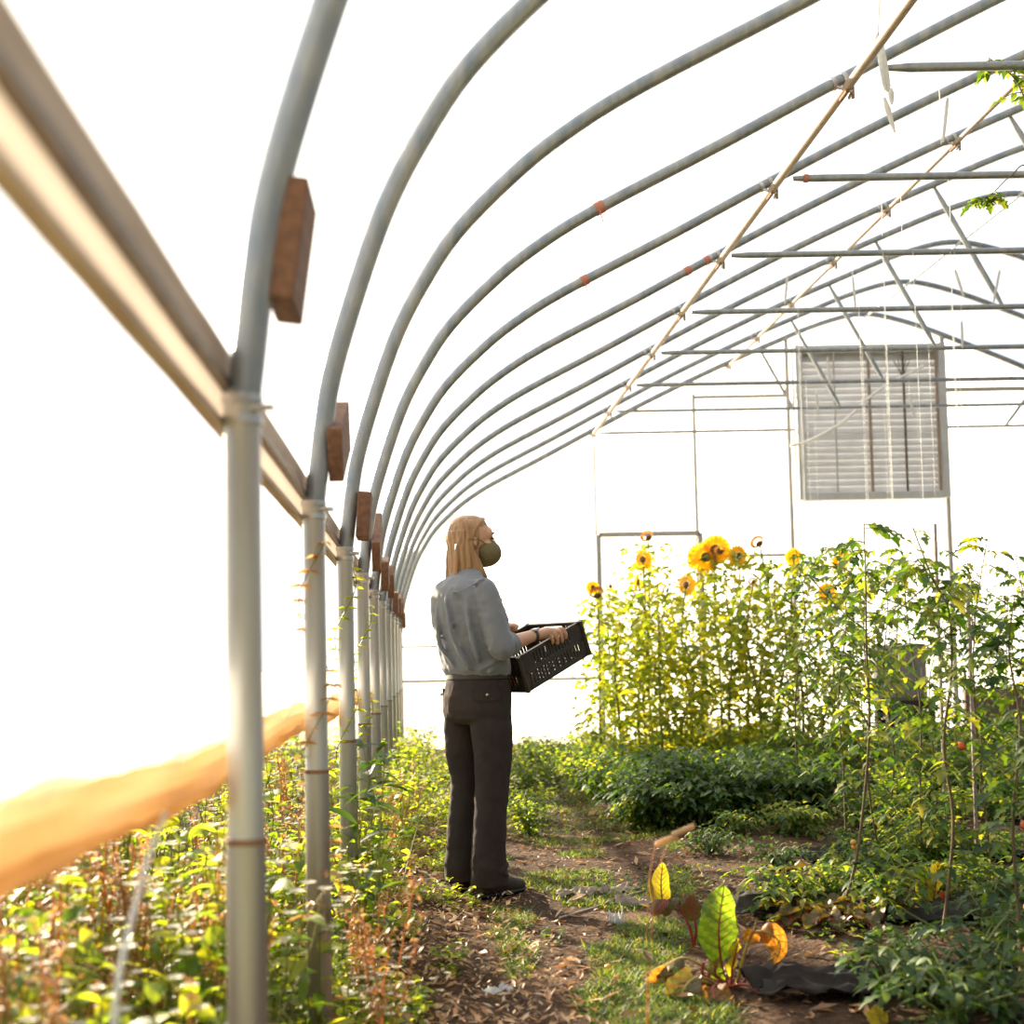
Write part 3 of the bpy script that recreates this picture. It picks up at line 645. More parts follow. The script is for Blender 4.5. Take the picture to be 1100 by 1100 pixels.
# boots
for s_, kf in ((1, 0), (-1, .02)):
    mb = MB(); r0 = s_ * .097
    mb.loft([(P(-.115 + kf, r0, .05), UP * .030, PR * .028), (P(-.09 + kf, r0, .055), UP * .05, PR * .038), (P(-.04 + kf, r0, .06), UP * .058, PR * .042), (P(.03 + kf, r0, .05), UP * .046, PR * .044), (P(.09 + kf, r0, .038), UP * .034, PR * .046), (P(.135 + kf, r0, .033), UP * .028, PR * .040), (P(.158 + kf, r0, .028), UP * .016, PR * .022)], 20, pw=2.3)
    mb.tube([P(-.05 + kf, r0, .05), P(-.05 + kf, r0, .13)], .052, 16)
    bo = mb.build('boot', 'boot', person); remesh(bo, .006, 2, .5)
    mb = MB(); mb.loft([(P(-.118 + kf, r0, .012), UP * .011, PR * .030), (P(-.05 + kf, r0, .012), UP * .012, PR * .042), (P(.06 + kf, r0, .012), UP * .012, PR * .047), (P(.13 + kf, r0, .012), UP * .011, PR * .042), (P(.16 + kf, r0, .014), UP * .009, PR * .024)], 20, pw=3); mb.build('sole', 'hose', bo)
# watch
ax = (WRR - ELR).normalized(); c = WRR - ax * .012; mb = MB(); mb.tube([c - ax * .011, c - ax * .009, c + ax * .009, c + ax * .011], [.0265, .0285, .0285, .0265], 24); wa = mb.build('wrist_watch', 'watch', person)
mb = MB(); mb.box(c + PR * .012 + UP * .026, (.03, .03, .009), Matrix((ax, PR, ax.cross(PR))).transposed()); mb.build('watch_case', 'clamp', wa)
person.location.z = gz(.24, 5.29) + .002

# ------------------------------------------------------------------ crate
cr_e = empty('harvest_crate', PO + RIM - CU * .17, 'dark brown slotted plastic harvest crate held tilted up in both hands', 'crate')
cr_e.location.z += gz(.24, 5.29)
O0 = -RIM + CU * .17
def CP(a, b_, u): return CU * .17 + (-CF * a) + (-PR * b_) + CU * (u - .17)   # a back along long side, b across, u height; relative to near front bottom
CL, CW, CH = .445, .35, .17
def plate(mb, p, ex, ey, th):   # slab from corner p spanned by ex, ey with thickness vector th
    b0 = len(mb.v)
    for q in (p, p + ex, p + ex + ey, p + ey): mb.v.append(q)
    for q in (p, p + ex, p + ex + ey, p + ey): mb.v.append(q + th)
    for f in [(0, 3, 2, 1), (4, 5, 6, 7), (0, 1, 5, 4), (1, 2, 6, 5), (2, 3, 7, 6), (3, 0, 4, 7)]: mb.face(tuple(b0 + i for i in f))
def side_panel(o, ex, L_, tn, handle):
    """wall made of rails and ribs leaving real slots; o bottom corner, ex unit along, tn thickness inward"""
    mb = MB(); th = tn * .006; U = CU
    plate(mb, o, ex * L_, U * .022, th); plate(mb, o + U * (CH - .014), ex * L_, U * .014, tn * .016)     # bottom band, rim
    plate(mb, o, ex * .035, U * CH, th); plate(mb, o + ex * (L_ - .035), ex * .035, U * CH, th)
    plate(mb, o + U * .078, ex * L_, U * .018, th)                                                       # middle band
    n = int(L_ / .024)
    for k in range(n):
        x = .035 + (L_ - .07) * (k + .5) / n; wd = (L_ - .07) / n * .62
        plate(mb, o + ex * (x - wd / 2) + U * .022, ex * wd, U * .056, th)
        inside = abs(x - L_ / 2) < handle / 2
        if not inside: plate(mb, o + ex * (x - wd * (1.0 if abs(x - L_ / 2) > L_ * .32 else .5)) + U * .096, ex * wd * (2.0 if abs(x - L_ / 2) > L_ * .32 else 1.0), U * (CH - .11), th)
    if handle:
        for q in (-1, 1): plate(mb, o + ex * (L_ / 2 + q * (handle / 2 + .006) - .006) + U * .096, ex * .012, U * (CH - .11), tn * .014)
        plate(mb, o + ex * (L_ / 2 - handle / 2) + U * .096, ex * handle, U * .022, th)
    return mb
side_panel(CP(0, 0, 0), -CF, CL, -PR, 0).build('long_side', 'crate', cr_e, False)
side_panel(CP(0, CW, 0), -CF, CL, PR, 0).build('long_side', 'crate', cr_e, False)
side_panel(CP(0, 0, 0), -PR, CW, -CF, .13).build('end_panel', 'crate', cr_e, False)
side_panel(CP(CL, 0, 0), -PR, CW, CF, .13).build('end_panel', 'crate', cr_e, False)
mb = MB()
plate(mb, CP(0, 0, 0), -CF * CL, -PR * .03, CU * .006); plate(mb, CP(0, CW - .03, 0), -CF * CL, -PR * .03, CU * .006)
for k in range(10): plate(mb, CP(.01 + k * .046, 0, 0), -CF * .024, -PR * CW, CU * .006)
for k in range(6): plate(mb, CP(0, .04 + k * .05, 0), -CF * CL, -PR * .012, CU * .005)
mb.build('base_grid', 'crate', cr_e, False)
for a, b_ in ((0, 0), (0, CW), (CL, 0), (CL, CW)):
    mb = MB(); mb.tube([CP(a, b_, 0), CP(a, b_, CH)], .011, 10); mb.build('corner_post', 'crate', cr_e)
# a few tomatoes lying in the crate
for k, (a, b_, q) in enumerate([(.40, .08, .02), (.405, .14, .02), (.37, .11, .022), (.36, .05, .02), (.41, .21, .018), (.35, .18, .02), (.33, .12, .018)]):
    p = cr_e.location + CP(a, b_, .006 + q); mb = MB(); mb.ell((0, 0, 0), (q, q, q * .9), None, 14, 10); o = mb.build('tomato', ['tomo', 'tomr'][k % 2]); o.location = p
    tag(o, ['orange', 'red'][k % 2] + ' tomato lying at the low end inside the held crate', 'tomato', 'tomatoes inside the held crate')
# ------------------------------------------------------------------ plants
def rv(r, a, b): return r.uniform(a, b)
def rdir(r, up=.3):
    a = r.uniform(0, 2 * PI); return V((math.cos(a), math.sin(a), up)).normalized()
def compound(mb, r, o, d, L, pairs=3, lw=.055, col=None, droop=.5):
    """tomato type leaf: rachis with paired leaflets"""
    d = V(d).normalized(); sd = d.cross(UP).normalized(); n = sd.cross(d)
    pts = [V(o) + d * (L * t) - UP * (droop * L * t * t) for t in (0, .3, .6, .85, 1)]
    mb.tube(pts, [.0028, .0024, .002, .0014, .001], 4, .3, 1, False)
    for k in range(pairs):
        t = .3 + .55 * k / max(1, pairs - 1) if pairs > 1 else .6; p = V(o) + d * (L * t) - UP * (droop * L * t * t)
        for s_ in (1, -1):
            q = (d * .55 + sd * s_ - UP * .25 + n * r.uniform(-.3, .3)).normalized()
            mb.leaf(p, q, n + sd * r.uniform(-.5, .5), lw * r.uniform(.8, 1.35), lw * .62, 'lobe' if lw > .05 else 'ovate', 6 if lw > .05 else 4, .5, .18, .03, r=col if col is not None else r.random(), m=0)
    mb.leaf(pts[-1], d - UP * .5, n, lw * 1.5, lw * .85, 'lobe', 6, .4, .18, .03, r=col if col is not None else r.random(), m=0)

def make_weed(seed, h, flowers=True, lmat='weed', ll=.075, prof='ovate', nl=22, branch=4):
    r = random.Random(seed); e = empty('flowering_weed' if flowers else 'leafy_weed', (0, 0, 0)); st = MB(); lf = MB(); fl = MB()
    for b_ in range(branch):
        a = r.uniform(0, 2 * PI); sp = r.uniform(.04, .16) if b_ else .03; H = h * r.uniform(.65, 1)
        tip = V((math.cos(a) * sp * 1.6, math.sin(a) * sp * 1.6, H)); pts = smooth_path([(0, 0, -.02), tip * .35 + V((r.uniform(-.02, .02), r.uniform(-.02, .02), 0)), tip * .7 + V((r.uniform(-.03, .03), r.uniform(-.03, .03), 0)), tip], 4)
        st.tube(pts, [.004 - .0025 * k / (len(pts) - 1) for k in range(len(pts))], 5, r.random(), 0, False)
        for k in range(nl // branch + 2):
            t = .12 + .86 * r.random(); i = min(int(t * (len(pts) - 1)), len(pts) - 2); p = pts[i]
            lf.leaf(p, rdir(r, r.uniform(-.1, .9)), UP + rdir(r, 0) * .5, ll * r.uniform(.6, 1.3) * (1.15 - .4 * t), ll * (.48 if prof == 'ovate' else .2), prof, 4, .35, .25, 0, r.random(), 0)
        if flowers:
            for k in range(r.randint(0, 3)):
                c = tip + V((r.uniform(-.05, .05), r.uniform(-.05, .05), r.uniform(-.07, .02)))
                st.tube([pts[-3], c], [.0012, .001], 4, .6, 0, False)
                for q in range(9):
                    a2 = 2 * PI * q / 9; fl.leaf(c, V((math.cos(a2), math.sin(a2), .35)), UP, .021, .014, 'ovate', 2, .1, .1, 0, r.random(), 0)
    st.build('stem', 'stem', e); lf.build('foliage', lmat, e)
    if flowers: fl.build('blossoms', 'flower', e)
    return e
def make_dry(seed, h):
    r = random.Random(seed); e = empty('dry_weed_stalk', (0, 0, 0)); st = MB(); sd_ = MB()
    for b_ in range(5):
        a = r.uniform(0, 2 * PI); tip = V((math.cos(a) * .10, math.sin(a) * .10, h * r.uniform(.6, 1))); pts = smooth_path([(0, 0, -.02), tip * .5 + V((r.uniform(-.02, .02), 0, 0)), tip], 5)
        st.tube(pts, .0022, 4, r.random(), 0, False)
        for k in range(46):
            p = pts[-1 - int(r.random() * 7)] + V((r.uniform(-.014, .014), r.uniform(-.014, .014), r.uniform(-.02, .02)))
            sd_.leaf(p, rdir(r, r.uniform(-.8, 1.2)), UP, r.uniform(.016, .04), .011, 'ovate', 2, .2, .2, 0, r.random(), 0)
        sd_.build('seed_plume', 'dry', e); sd_ = MB()
        for k in range(3): st.leaf(pts[3 + k], rdir(r, .4), UP, r.uniform(.06, .14), .012, 'lance', 4, .7, .2, 0, r.random(), 0)
    st.build('stem', 'dry', e); return e
def make_bush(seed, rad, h, lmat='toml', n=170, ll=.05, comp=False):
    r = random.Random(seed); e = empty('low_bush', (0, 0, 0)); st = MB(); lf = MB()
    for k in range(9):
        a = 2 * PI * k / 9 + r.uniform(-.3, .3); rr = rad * r.uniform(.3, .9); tip = V((math.cos(a) * rr, math.sin(a) * rr, h * r.uniform(.55, 1)))
        pts = smooth_path([(0, 0, -.02), V((tip.x * .35, tip.y * .35, tip.z * .6)), tip], 4); st.tube(pts, [.006, .005, .005, .004, .004, .003, .003, .002, .002], 5, r.random() * .5, 0, False)
        for j in range(n // 9):
            p = pts[2 + int(r.random() * (len(pts) - 2))] + V((r.uniform(-.06, .06), r.uniform(-.06, .06), r.uniform(-.05, .05)))
            p.z = max(p.z, .015)
            if comp and j % 3 == 0: compound(lf, r, p, rdir(r, .35), .12, 2, ll, None)
            else: lf.leaf(p, rdir(r, r.uniform(-.2, .8)), UP + rdir(r, 0) * .6, ll * r.uniform(.6, 1.4), ll * .55, 'ovate', 4, .4, .22, 0, r.random(), 0)
    st.build('stem', 'stem', e); lf.build('foliage', [lmat, 'stem'], e); return e

def along(path, t):
    k = t * (len(path) - 1); i = min(int(k), len(path) - 2); return path[i].lerp(path[i + 1], k - i)
def tomato_vine(pts, label, seed, nleaf=26, L=.2, lw=.055, lmat='toml', fruits=(), bare=.3, rad=.006, group=None, side=True, clips=(), string=True):
    r = random.Random(seed); base = V(pts[0]); e = tag(empty('tomato_vine', base), label, 'tomato plant', group)
    path = smooth_path([V(p) - base for p in pts], 8); st = MB(); K = len(path); st.tube(path, [rad * (1.1 - .75 * k / K) for k in range(K)], 7); st.build('stem', 'bark', e)
    lf = MB()
    for k in range(nleaf):
        t = bare + (1 - bare) * ((k + r.random()) / nleaf); p = along(path, t)
        compound(lf, r, p, rdir(r, r.uniform(-.1, .7)), L * r.uniform(.6, 1.2) * (1.1 - .45 * t), r.choice([2, 3, 3]), lw * r.uniform(.8, 1.15))
    if side:
        for k in range(4):
            t = bare + (.9 - bare) * r.random(); p = along(path, t); d = rdir(r, .5); sp = smooth_path([p, p + d * .12 + UP * .03, p + d * .26 + UP * r.uniform(-.05, .12)], 5)
            lf.tube(sp, .0028, 5, .3, 1, False)
            for q in sp[3::2]: compound(lf, r, q, rdir(r, .3), L * .6, 2, lw * .8)
    lf.build('foliage', [lmat, 'stem'], e)
    for (t, kind, cnt, rr) in fruits:
        p = along(path, t); d = rdir(r, 0); q0 = p + d * .05 - UP * .04; tr_ = MB(); tr_.tube([p, p + d * .04, q0 - UP * .06], .0018, 4); tr_.build('truss_stalk', 'stem', e)
        for c in range(cnt):
            mb = MB(); mb.ell((0, 0, 0), (rr, rr, rr * .92), None, 12, 8); o = mb.build('tomato', {'r': 'tomr', 'o': 'tomo', 'g': 'tomg'}[kind], e); o.location = q0 - UP * (.018 * c) + V((r.uniform(-1, 1), r.uniform(-1, 1), 0)) * rr
    for t in clips:
        p = along(path, t); mb = MB(); mb.tube([p - UP * .004, p + UP * .004], .014, 10); mb.tube([p, p + V((.02, 0, 0))], .004, 5); mb.build('vine_clip', 'hose', e)
    return e

def gpt(px, py): p = onZ(px, py); return V((p.x, p.y, gz(p.x, p.y)))
def pp(px, py, Y): return atY(px, py, Y)

# the two dark-stemmed vines in front
A0 = gpt(898, 1000); ya = A0.y
tomato_vine([A0, pp(915, 945, ya), pp(926, 880, ya + .03), pp(934, 780, ya + .05), pp(931, 700, ya + .05), pp(930, 625, ya), pp(928, 560, ya)], 'tall tomato vine with a thin dark bare stem, left of the other foreground vine', 11, 20, .17, .05, fruits=[(.75, 'g', 4, .014), (.86, 'g', 3, .013), (.3, 'o', 2, .012)], bare=.42, clips=(.22, .55), side=True)
B0 = gpt(1012, 1028); yb = B0.y
tomato_vine([B0, pp(1018, 960, yb), pp(1024, 880, yb), pp(1014, 800, yb + .02), pp(1022, 725, yb), pp(1020, 660, yb), pp(1006, 630, yb), pp(985, 600, yb)], 'tall tomato vine with a dark kinked stem rising at the right foreground', 12, 26, .17, .05, fruits=[(.62, 'g', 3, .015), (.8, 'g', 4, .013), (.45, 'r', 1, .016)], bare=.38, clips=(.66,), side=True)
tomato_vine([gpt(1098, 1075), pp(1094, 980, 3.7), pp(1088, 880, 3.75), pp(1096, 780, 3.8), pp(1084, 700, 3.8), pp(1090, 640, 3.8)], 'leafy tomato vine with dark green leaves at the right edge of the bed', 13, 28, .17, .055, lmat='dark', fruits=[(.42, 'r', 1, .018), (.2, 'o', 2, .02), (.16, 'g', 5, .017)], bare=.1)
# vine climbing to the cross tie at the upper right
yk = D(3) + .1
tomato_vine([V((4.62, 4.9, gz(4.6, 4.9))), V((3.75, 5.3, 1.2)), V((3.2, yk, 2.6)), pp(1120, 235, yk), pp(1112, 190, yk), pp(1104, 120, yk), pp(1090, 85, yk), pp(1062, 62, yk)], 'tomato vine that has climbed to the cross tie at the upper right', 14, 15, .11, .05, bare=.74, rad=.006, side=False)
tomato_vine([V((4.75, 5.3, gz(4.7, 5.3))), V((4.2, 5.5, 1.5)), pp(1150, 300, 5.6), pp(1108, 185, 5.6), pp(1085, 190, 5.6), pp(1066, 208, 5.6), pp(1054, 214, 5.6)], 'thin tomato shoot reaching in from the right below the nearest cross ties', 15, 9, .09, .045, bare=.8, rad=.005, side=False)
# rows of vines behind
vines = [(985, 5.4, 590, 'broad'), (1060, 5.2, 575, 'broad'), (1040, 6.2, 600, ''), (905, 6.0, 585, ''), (950, 6.6, 565, ''), (865, 7.0, 590, ''), (1085, 6.8, 610, ''), (1010, 7.4, 590, ''), (925, 7.8, 575, ''),
         (890, 8.2, 585, ''), (970, 8.6, 600, ''), (1055, 8.4, 630, ''), (840, 8.6, 605, ''), (1095, 9.2, 640, ''), (870, 9.4, 595, ''), (1020, 9.6, 640, ''), (940, 5.7, 600, ''), (1100, 5.9, 590, '')]
for k, (px, Y, top, q) in enumerate(vines):
    X = atY(px, 800, Y).x; g = V((X, Y, gz(X, Y))); r = random.Random(50 + k)
    tz = atY(px, top, Y); pts = [g] + [V((X + r.uniform(-.05, .05), Y + r.uniform(-.04, .04), g.z + (tz.z - g.z) * t)) for t in (.25, .5, .75, 1)]
    tomato_vine(pts, 'staked tomato vine with sparse green leaves in the rows before the end wall', 100 + k, 26 if Y < 8 else 30, .16, .05, ['toml', 'toml', 'toml', 'dark'][k % 4], fruits=[(.35, 'g', 3, .016), (.6, 'o' if k % 4 == 0 else 'g', 2, .014)] if k % 2 else [], bare=.12, rad=.005, group='tomato vines in the rows behind')
for X, Y in [(atY(1008, 700, 6.4).x, 6.4), (atY(1040, 700, 5.5).x, 5.5)]:
    pipe_thing('plant_stake', [(X, Y, -.05), (X + .01, Y, 1.75 if Y > 6 else 1.3)], .009, 'oldwood', 'thin pale stake among the tomato vines, ' + ('farther one' if Y > 6 else 'nearer one'), 'stake', n=6)

# sunflowers
def sunflower(px, topy, Y, seed, heads, label, nl=14, group=None):
    r = random.Random(seed); X = atY(px, 800, Y).x; g = V((X, Y, gz(X, Y))); e = tag(empty('sunflower', g), label, 'sunflower', group)
    H = atY(px, topy, Y).z - g.z; path = smooth_path([V((0, 0, -.02)), V((r.uniform(-.05, .05), 0, H * .35)), V((r.uniform(-.08, .08), 0, H * .7)), V((0, 0, H))], 8)
    mb = MB(); mb.tube(path, [.013 - .007 * k / len(path) for k in range(len(path))], 7, .4); mb.build('stem', 'stem', e)
    lf = MB()
    for k in range(nl):
        t = .15 + .8 * (k + r.random()) / nl; p = along(path, t); d = rdir(r, .3); L = r.uniform(.10, .18)
        q = p + d * .07; lf.tube([p, q], .003, 4, .5, 0, False); lf.leaf(q, d, UP, L, L * .75, 'heart', 6, .7, .12, .02, r.random())
    for k in range(nl * 12):      # small side shoots
        p = along(path, .05 + .9 * r.random()) + rdir(r, 0) * r.uniform(.02, .32); lf.leaf(p, rdir(r, .2), UP + rdir(r, 0), r.uniform(.04, .13), .06, 'heart', 4, .6, .15, 0, r.random())
    lf.build('foliage', 'sunl', e)
    for (dx, dz, rad, face, dead) in heads:
        c = V((dx, 0, H + dz)); rot = Matrix.Rotation(face[0], 3, 'Z') @ Matrix.Rotation(face[1], 3, 'X')
        mb = MB(); mb.tube(smooth_path([along(path, .93), (along(path, .98) + c) / 2 + UP * .03, c], 4), .004, 5, .4, 0, False); mb.build('head_stalk', 'stem', e)
        pet = MB()
        if not dead:
            for j in range(34):
                a = 2 * PI * j / 17 + (.18 if j > 16 else 0); d = rot @ V((math.cos(a), .12 + (.15 if j > 16 else 0), math.sin(a))); pet.leaf(c + d * rad * .32, d, rot @ V((0, -1, 0)), rad * .85, rad * .28, 'lance', 4, .1, .15, 0, r.random())
            po_ = pet.build('flower_head', 'petal', e)
        else:
            for j in range(20):
                a = 2 * PI * j / 20; d = rot @ V((math.cos(a), .8, math.sin(a))); pet.leaf(c + d * rad * .4, d, rot @ V((0, -1, 0)), rad * .5, rad * .25, 'lance', 3, .2, .15, 0, r.random() * .4)
            po_ = pet.build('flower_head', 'dry', e)
        mb = MB(); mb.ell(c, (rad * .36, rad * .16, rad * .36), rot, 16, 8); mb.build('seed_disc', 'disc', po_)
F_ = (0, 0)
suns = [(775, 590, 10.6, [(0, .0, .13, (-.3, .2), 0), (-.09, -.07, .13, (.2, -.1), 0)], 'sunflower with two big overlapping yellow heads, tallest in the clump'),
        (757, 600, 10.9, [(0, .02, .12, (.5, .1), 0)], 'sunflower with one yellow head just left of the double-headed one'),
        (800, 597, 10.4, [(0, 0, .10, (.4, .1), 0), (-.16, .04, .07, (.1, .6), 1)], 'sunflower with dark centred yellow head right of the big yellow heads'),
        (823, 584, 10.2, [(0, 0, .09, (.3, .6), 1)], 'sunflower with a dark drooping seed head'),
        (703, 578, 11.0, [(0, 0, .09, (.3, .7), 1)], 'tall thin sunflower with a brown dead head above the door frame bar'),
        (696, 601, 10.7, [(0, 0, .09, (-.8, .1), 0)], 'thin sunflower with a small orange yellow head seen from the side'),
        (646, 640, 10.5, [(0, 0, .10, (.2, .9), 1), (-.04, .08, .06, (.2, 0), 0)], 'leftmost sunflower with a drooping brown head'),
        (660, 630, 11.3, [(0, 0, .05, (.2, .2), 1)], 'small budding sunflower beside the leftmost one'),
        (690, 625, 10.2, [(0, 0, .08, (1.2, .2), 0)], 'leafy sunflower in the left part of the clump'),
        (722, 634, 10.9, [(0, 0, .06, (.9, .5), 1)], 'short sunflower between the two halves of the clump'),
        (742, 628, 10.1, [(0, 0, .09, (-.9, 0), 0)], 'sunflower with a yellow head turned away, under the big heads'),
        (860, 598, 9.6, [(0, 0, .07, (.1, .3), 0)], 'sunflower with a small orange head near the vent corner post'),
        (895, 636, 9.0, [(0, 0, .07, (0, .1), 0)], 'sunflower with a low orange head among the tomato vines'),
        (912, 602, 9.2, [(0, 0, .09, (.4, .5), 0)], 'sunflower with yellow and black head right of the clump'),
        (670, 665, 10.0, [], 'leafy green sunflower plant without a bloom at the left of the clump'), (712, 660, 9.7, [], 'leafy yellow green sunflower plant without a bloom at the middle of the clump'),
        (738, 690, 9.6, [], 'short leafy sunflower plant at the front of the clump'), (785, 640, 9.8, [], 'leafy sunflower plant under the dark centred head'),
        (815, 625, 9.7, [(0, 0, .05, (0, .3), 1)], 'budding sunflower plant at the right of the clump'), (840, 640, 9.9, [], 'leafy sunflower plant nearest the vines')]
for k, (px, ty, Y, hd, lb) in enumerate(suns): sunflower(px, ty, Y, 300 + k, hd, lb, 24)

# copies of low plants
def scatter(protos, spots, label, cat, group, zoff=0.):
    trees_ = [(p, tree(p)) for p in protos]; used = set()
    for k, (x, y, s_) in enumerate(spots):
        p, ch = trees_[k % len(trees_)]; loc = (x, y, gz(x, y) if x > -5 and y < 14.8 else -.1); rz = R.uniform(0, 2 * PI)
        if p.name not in used: used.add(p.name); p.location = loc; p.rotation_euler = (0, 0, rz); p.scale = (s_,) * 3; o = p
        else: o = copy_tree(p, ch, loc, rz, s_)
        tag(o, label, cat, group)
def inview(x, y): return 0 < 455 + x / y * Fpx < 1130
# weeds outside the curtain
W = [make_weed(k, .62, True, 'weed', .10, 'ovate', 34) for k in range(3)] + [make_weed(30 + k, .60, True, 'weed', .14, 'lance', 34, 6) for k in range(3)]
sp = []
while len(sp) < 165:
    y = 1.9 * (7.0 ** R.random()); x = -.42 - R.random() ** .8 * (.36 * y - .2)
    if x < -.42 and (455 + x / y * Fpx) > -60: sp.append((x, y, R.uniform(.75, 1.08)))
scatter(W, sp, 'leafy green weed with small pale flowers growing outside the side curtain', 'weed', 'flowering weeds outside the side curtain')
Dr = [make_dry(40 + k, .66) for k in range(4)]
sp = []
while len(sp) < 64:
    y = 1.8 * (6 ** R.random()); x = -.42 - R.random() * (.36 * y - .2)
    if x < -.42: sp.append((x, y, R.uniform(.75, 1.1)))
scatter(Dr, sp, 'dry orange brown weed stalk standing among the weeds outside the side curtain', 'dry weed', 'dry stalks outside the side curtain')
Di = [make_dry(50 + k, .5) for k in range(2)]
scatter(Di, [(R.uniform(-.32, -.05), y, R.uniform(.5, 1.)) for y in [2.8 + 5 * R.random() for _ in range(16)]], 'dry brown weed stalk among the green weeds just inside the post row', 'dry weed', 'dry stalks inside the post row')
# weeds on the inner side of the posts
W2 = [make_weed(60 + k, .5, k % 2 == 0, 'weed', .08, 'ovate', 30) for k in range(4)]
sp = [(R.uniform(-.33, .0 if y > 6 else -.17), y, R.uniform(.6, 1.15)) for y in [2.6 + 9.5 * R.random() ** .9 for _ in range(60)]]
scatter(W2, sp, 'leafy weed growing along the foot of the left post row', 'weed', 'weeds along the left post row')
for k, (px, Y, ty, n_) in enumerate([(388, 3.9, 770, 30), (404, 4.4, 745, 26), (372, 4.2, 800, 26), (352, 2.9, 1010, 16)]):
    X = atY(px, 900, Y).x; H = atY(px, ty, Y).z; e = make_weed(80 + k, H, False, 'dark' if k != 3 else 'weed', .15, 'lance', n_, 2); e.location = (X, Y, gz(X, Y))
    tag(e, ['tall upright weed with long narrow dark green leaves before the third post', 'tall narrow-leaved weed right of the other one, before the farther posts', 'narrow-leaved weed close against the second post', 'bright leafy weed at the foot of the second post'][k], 'weed')
# climbing weed shoots on posts
for k, (i, off) in enumerate([(1, 0), (2, .02), (3, .03)]):
    y = D(i) - .04; r = random.Random(k); e = tag(empty('climbing_vine', (-.29, y, gz(-.29, y))), f'thin yellow green climbing weed winding up the {NTH[i]} post', 'climbing weed')
    path = [V((.042 * math.cos(t * 1.1 + k), .042 * math.sin(t * 1.1 + k) + .03, .1 + t * .075)) for t in [q * .5 for q in range([34, 35, 33][k])]]
    mb = MB(); mb.tube(path, .0018, 4, .5); mb.build('stem', 'stem', e); mb = MB()
    for q in range(210): p = path[int(r.random() * len(path))]; mb.leaf(p, rdir(r, .1), UP + rdir(r, 0), r.uniform(.015, .05), .014, 'ovate', 3, .3, .2, 0, r.uniform(.4, 1))
    mb.build('foliage', 'dry' if k == 0 else 'weed', e)
# low bed plants behind the path
B1 = [make_bush(120 + k, .30, .34, ['toml', 'dark', 'toml', 'weed'][k], 200, .05, k % 2 == 0) for k in range(4)]
sp = []
while len(sp) < 150:
    y = 6.95 + 6.2 * R.random() ** 1.2; x = .55 + (.56 * y - .3) * R.random()
    sp.append((x, y, R.uniform(.65, 1.05) * (1.0 if y > 7.2 else .75)))
scatter(B1, sp, 'low bushy green plant in the bed beyond the path', 'low plant', 'low bushy plants beyond the path')
Bd = [make_bush(140 + k, .34, .36, 'dark', 300, .05, True) for k in range(2)]
scatter(Bd, [(atY(px, 850, Y).x, Y, s_) for px, Y, s_ in [(700, 7.0, 1.0), (735, 7.1, 1.1), (770, 6.9, 1.0), (800, 7.2, 1.1), (835, 7.0, .95), (680, 7.4, 1.), (870, 7.3, 1.0), (755, 7.6, 1.1), (820, 7.8, 1.1), (710, 7.8, 1.1)]],
        'dark green dense bush at the front of the bed right of the person', 'bush', 'dark bushes at the front of the bed')
W3 = [make_weed(160 + k, .42, True, 'weed', .075, 'ovate', 34) for k in range(3)]
sp = [(R.uniform(-.28, .5), R.uniform(6.6, 13.5), R.uniform(.6, 1)) for _ in range(45)] + [(R.uniform(.3, 2.2), R.uniform(7.2, 13), R.uniform(.5, .9)) for _ in range(28)]
scatter(W3, sp, 'yellow green weed beyond the person on the sunny side of the path', 'weed', 'sunlit weeds beyond the person')
# beds on the right, between the vines
B2 = [make_bush(180 + k, .24, .2, ['toml', 'dark', 'toml'][k], 110, .045, True) for k in range(3)]
sp = []
while len(sp) < 34:
    y = R.uniform(4.4, 6.9); x = 1.35 + (.53 * y - 1.2) * R.random()
    if abs(y - 5.2) > .18: sp.append((x, y, R.uniform(.5, .95)))
scatter(B2, sp, 'sprawling green tomato foliage low on the bed around the vines', 'low plant', 'sprawling foliage around the vines')
B3 = [make_bush(200 + k, .2, .19, 'dark', 60, .042, True) for k in range(2)]
scatter(B3, [(onZ(px, py).x, onZ(px, py).y, s_) for px, py, s_ in [(955, 1075, .9), (1000, 1095, 1.0), (1050, 1075, 1.1), (1085, 1050, 1.0), (1030, 1120, 1.0), (1080, 1110, 1.0), (975, 1045, .7), (1100, 1000, .9), (1060, 1015, .7)]],
        'dark green sprawling plant in the lower right corner of the bed', 'low plant', 'sprawling plants in the lower right corner')
for k, (px, py, kind, rr) in enumerate([(654, 1043, 'o', .014), (662, 1059, 'o', .012), (1093, 1010, 'o', .022), (1090, 1052, 'o', .02), (1082, 1034, 'g', .017), (1096, 1036, 'g', .018), (1092, 1024, 'g', .017), (1078, 1060, 'g', .014), (1012, 1098, 'g', .015), (957, 985, 'o', .014)]):
    g = gpt(px, py); mb = MB(); mb.ell((0, 0, 0), (rr, rr, rr * .92), None, 14, 10); o = mb.build('tomato', {'o': 'tomo', 'g': 'tomg'}[kind]); o.location = g + UP * rr * .8
    if k >= 2 and px > 1000: o.location.z += .10; o.location.y -= .28; o.location.x = (px - 455) / Fpx * o.location.y
    lb = ['small orange tomato lying on the path edge, upper of two', 'small orange tomato lying on the path edge, lower of two', 'orange tomato at the right edge of the bed, higher one', 'orange tomato at the right edge of the bed, lower one', 'green tomato among the leaves at the right edge', 'green tomato among the leaves at the right edge', 'green tomato among the leaves at the right edge', 'green tomato among the leaves at the right edge', 'green tomato near the bottom right among dark leaves', 'small orange tomato on the bed between the vines'][k]
    tag(o, lb, 'tomato', 'tomatoes in the beds')

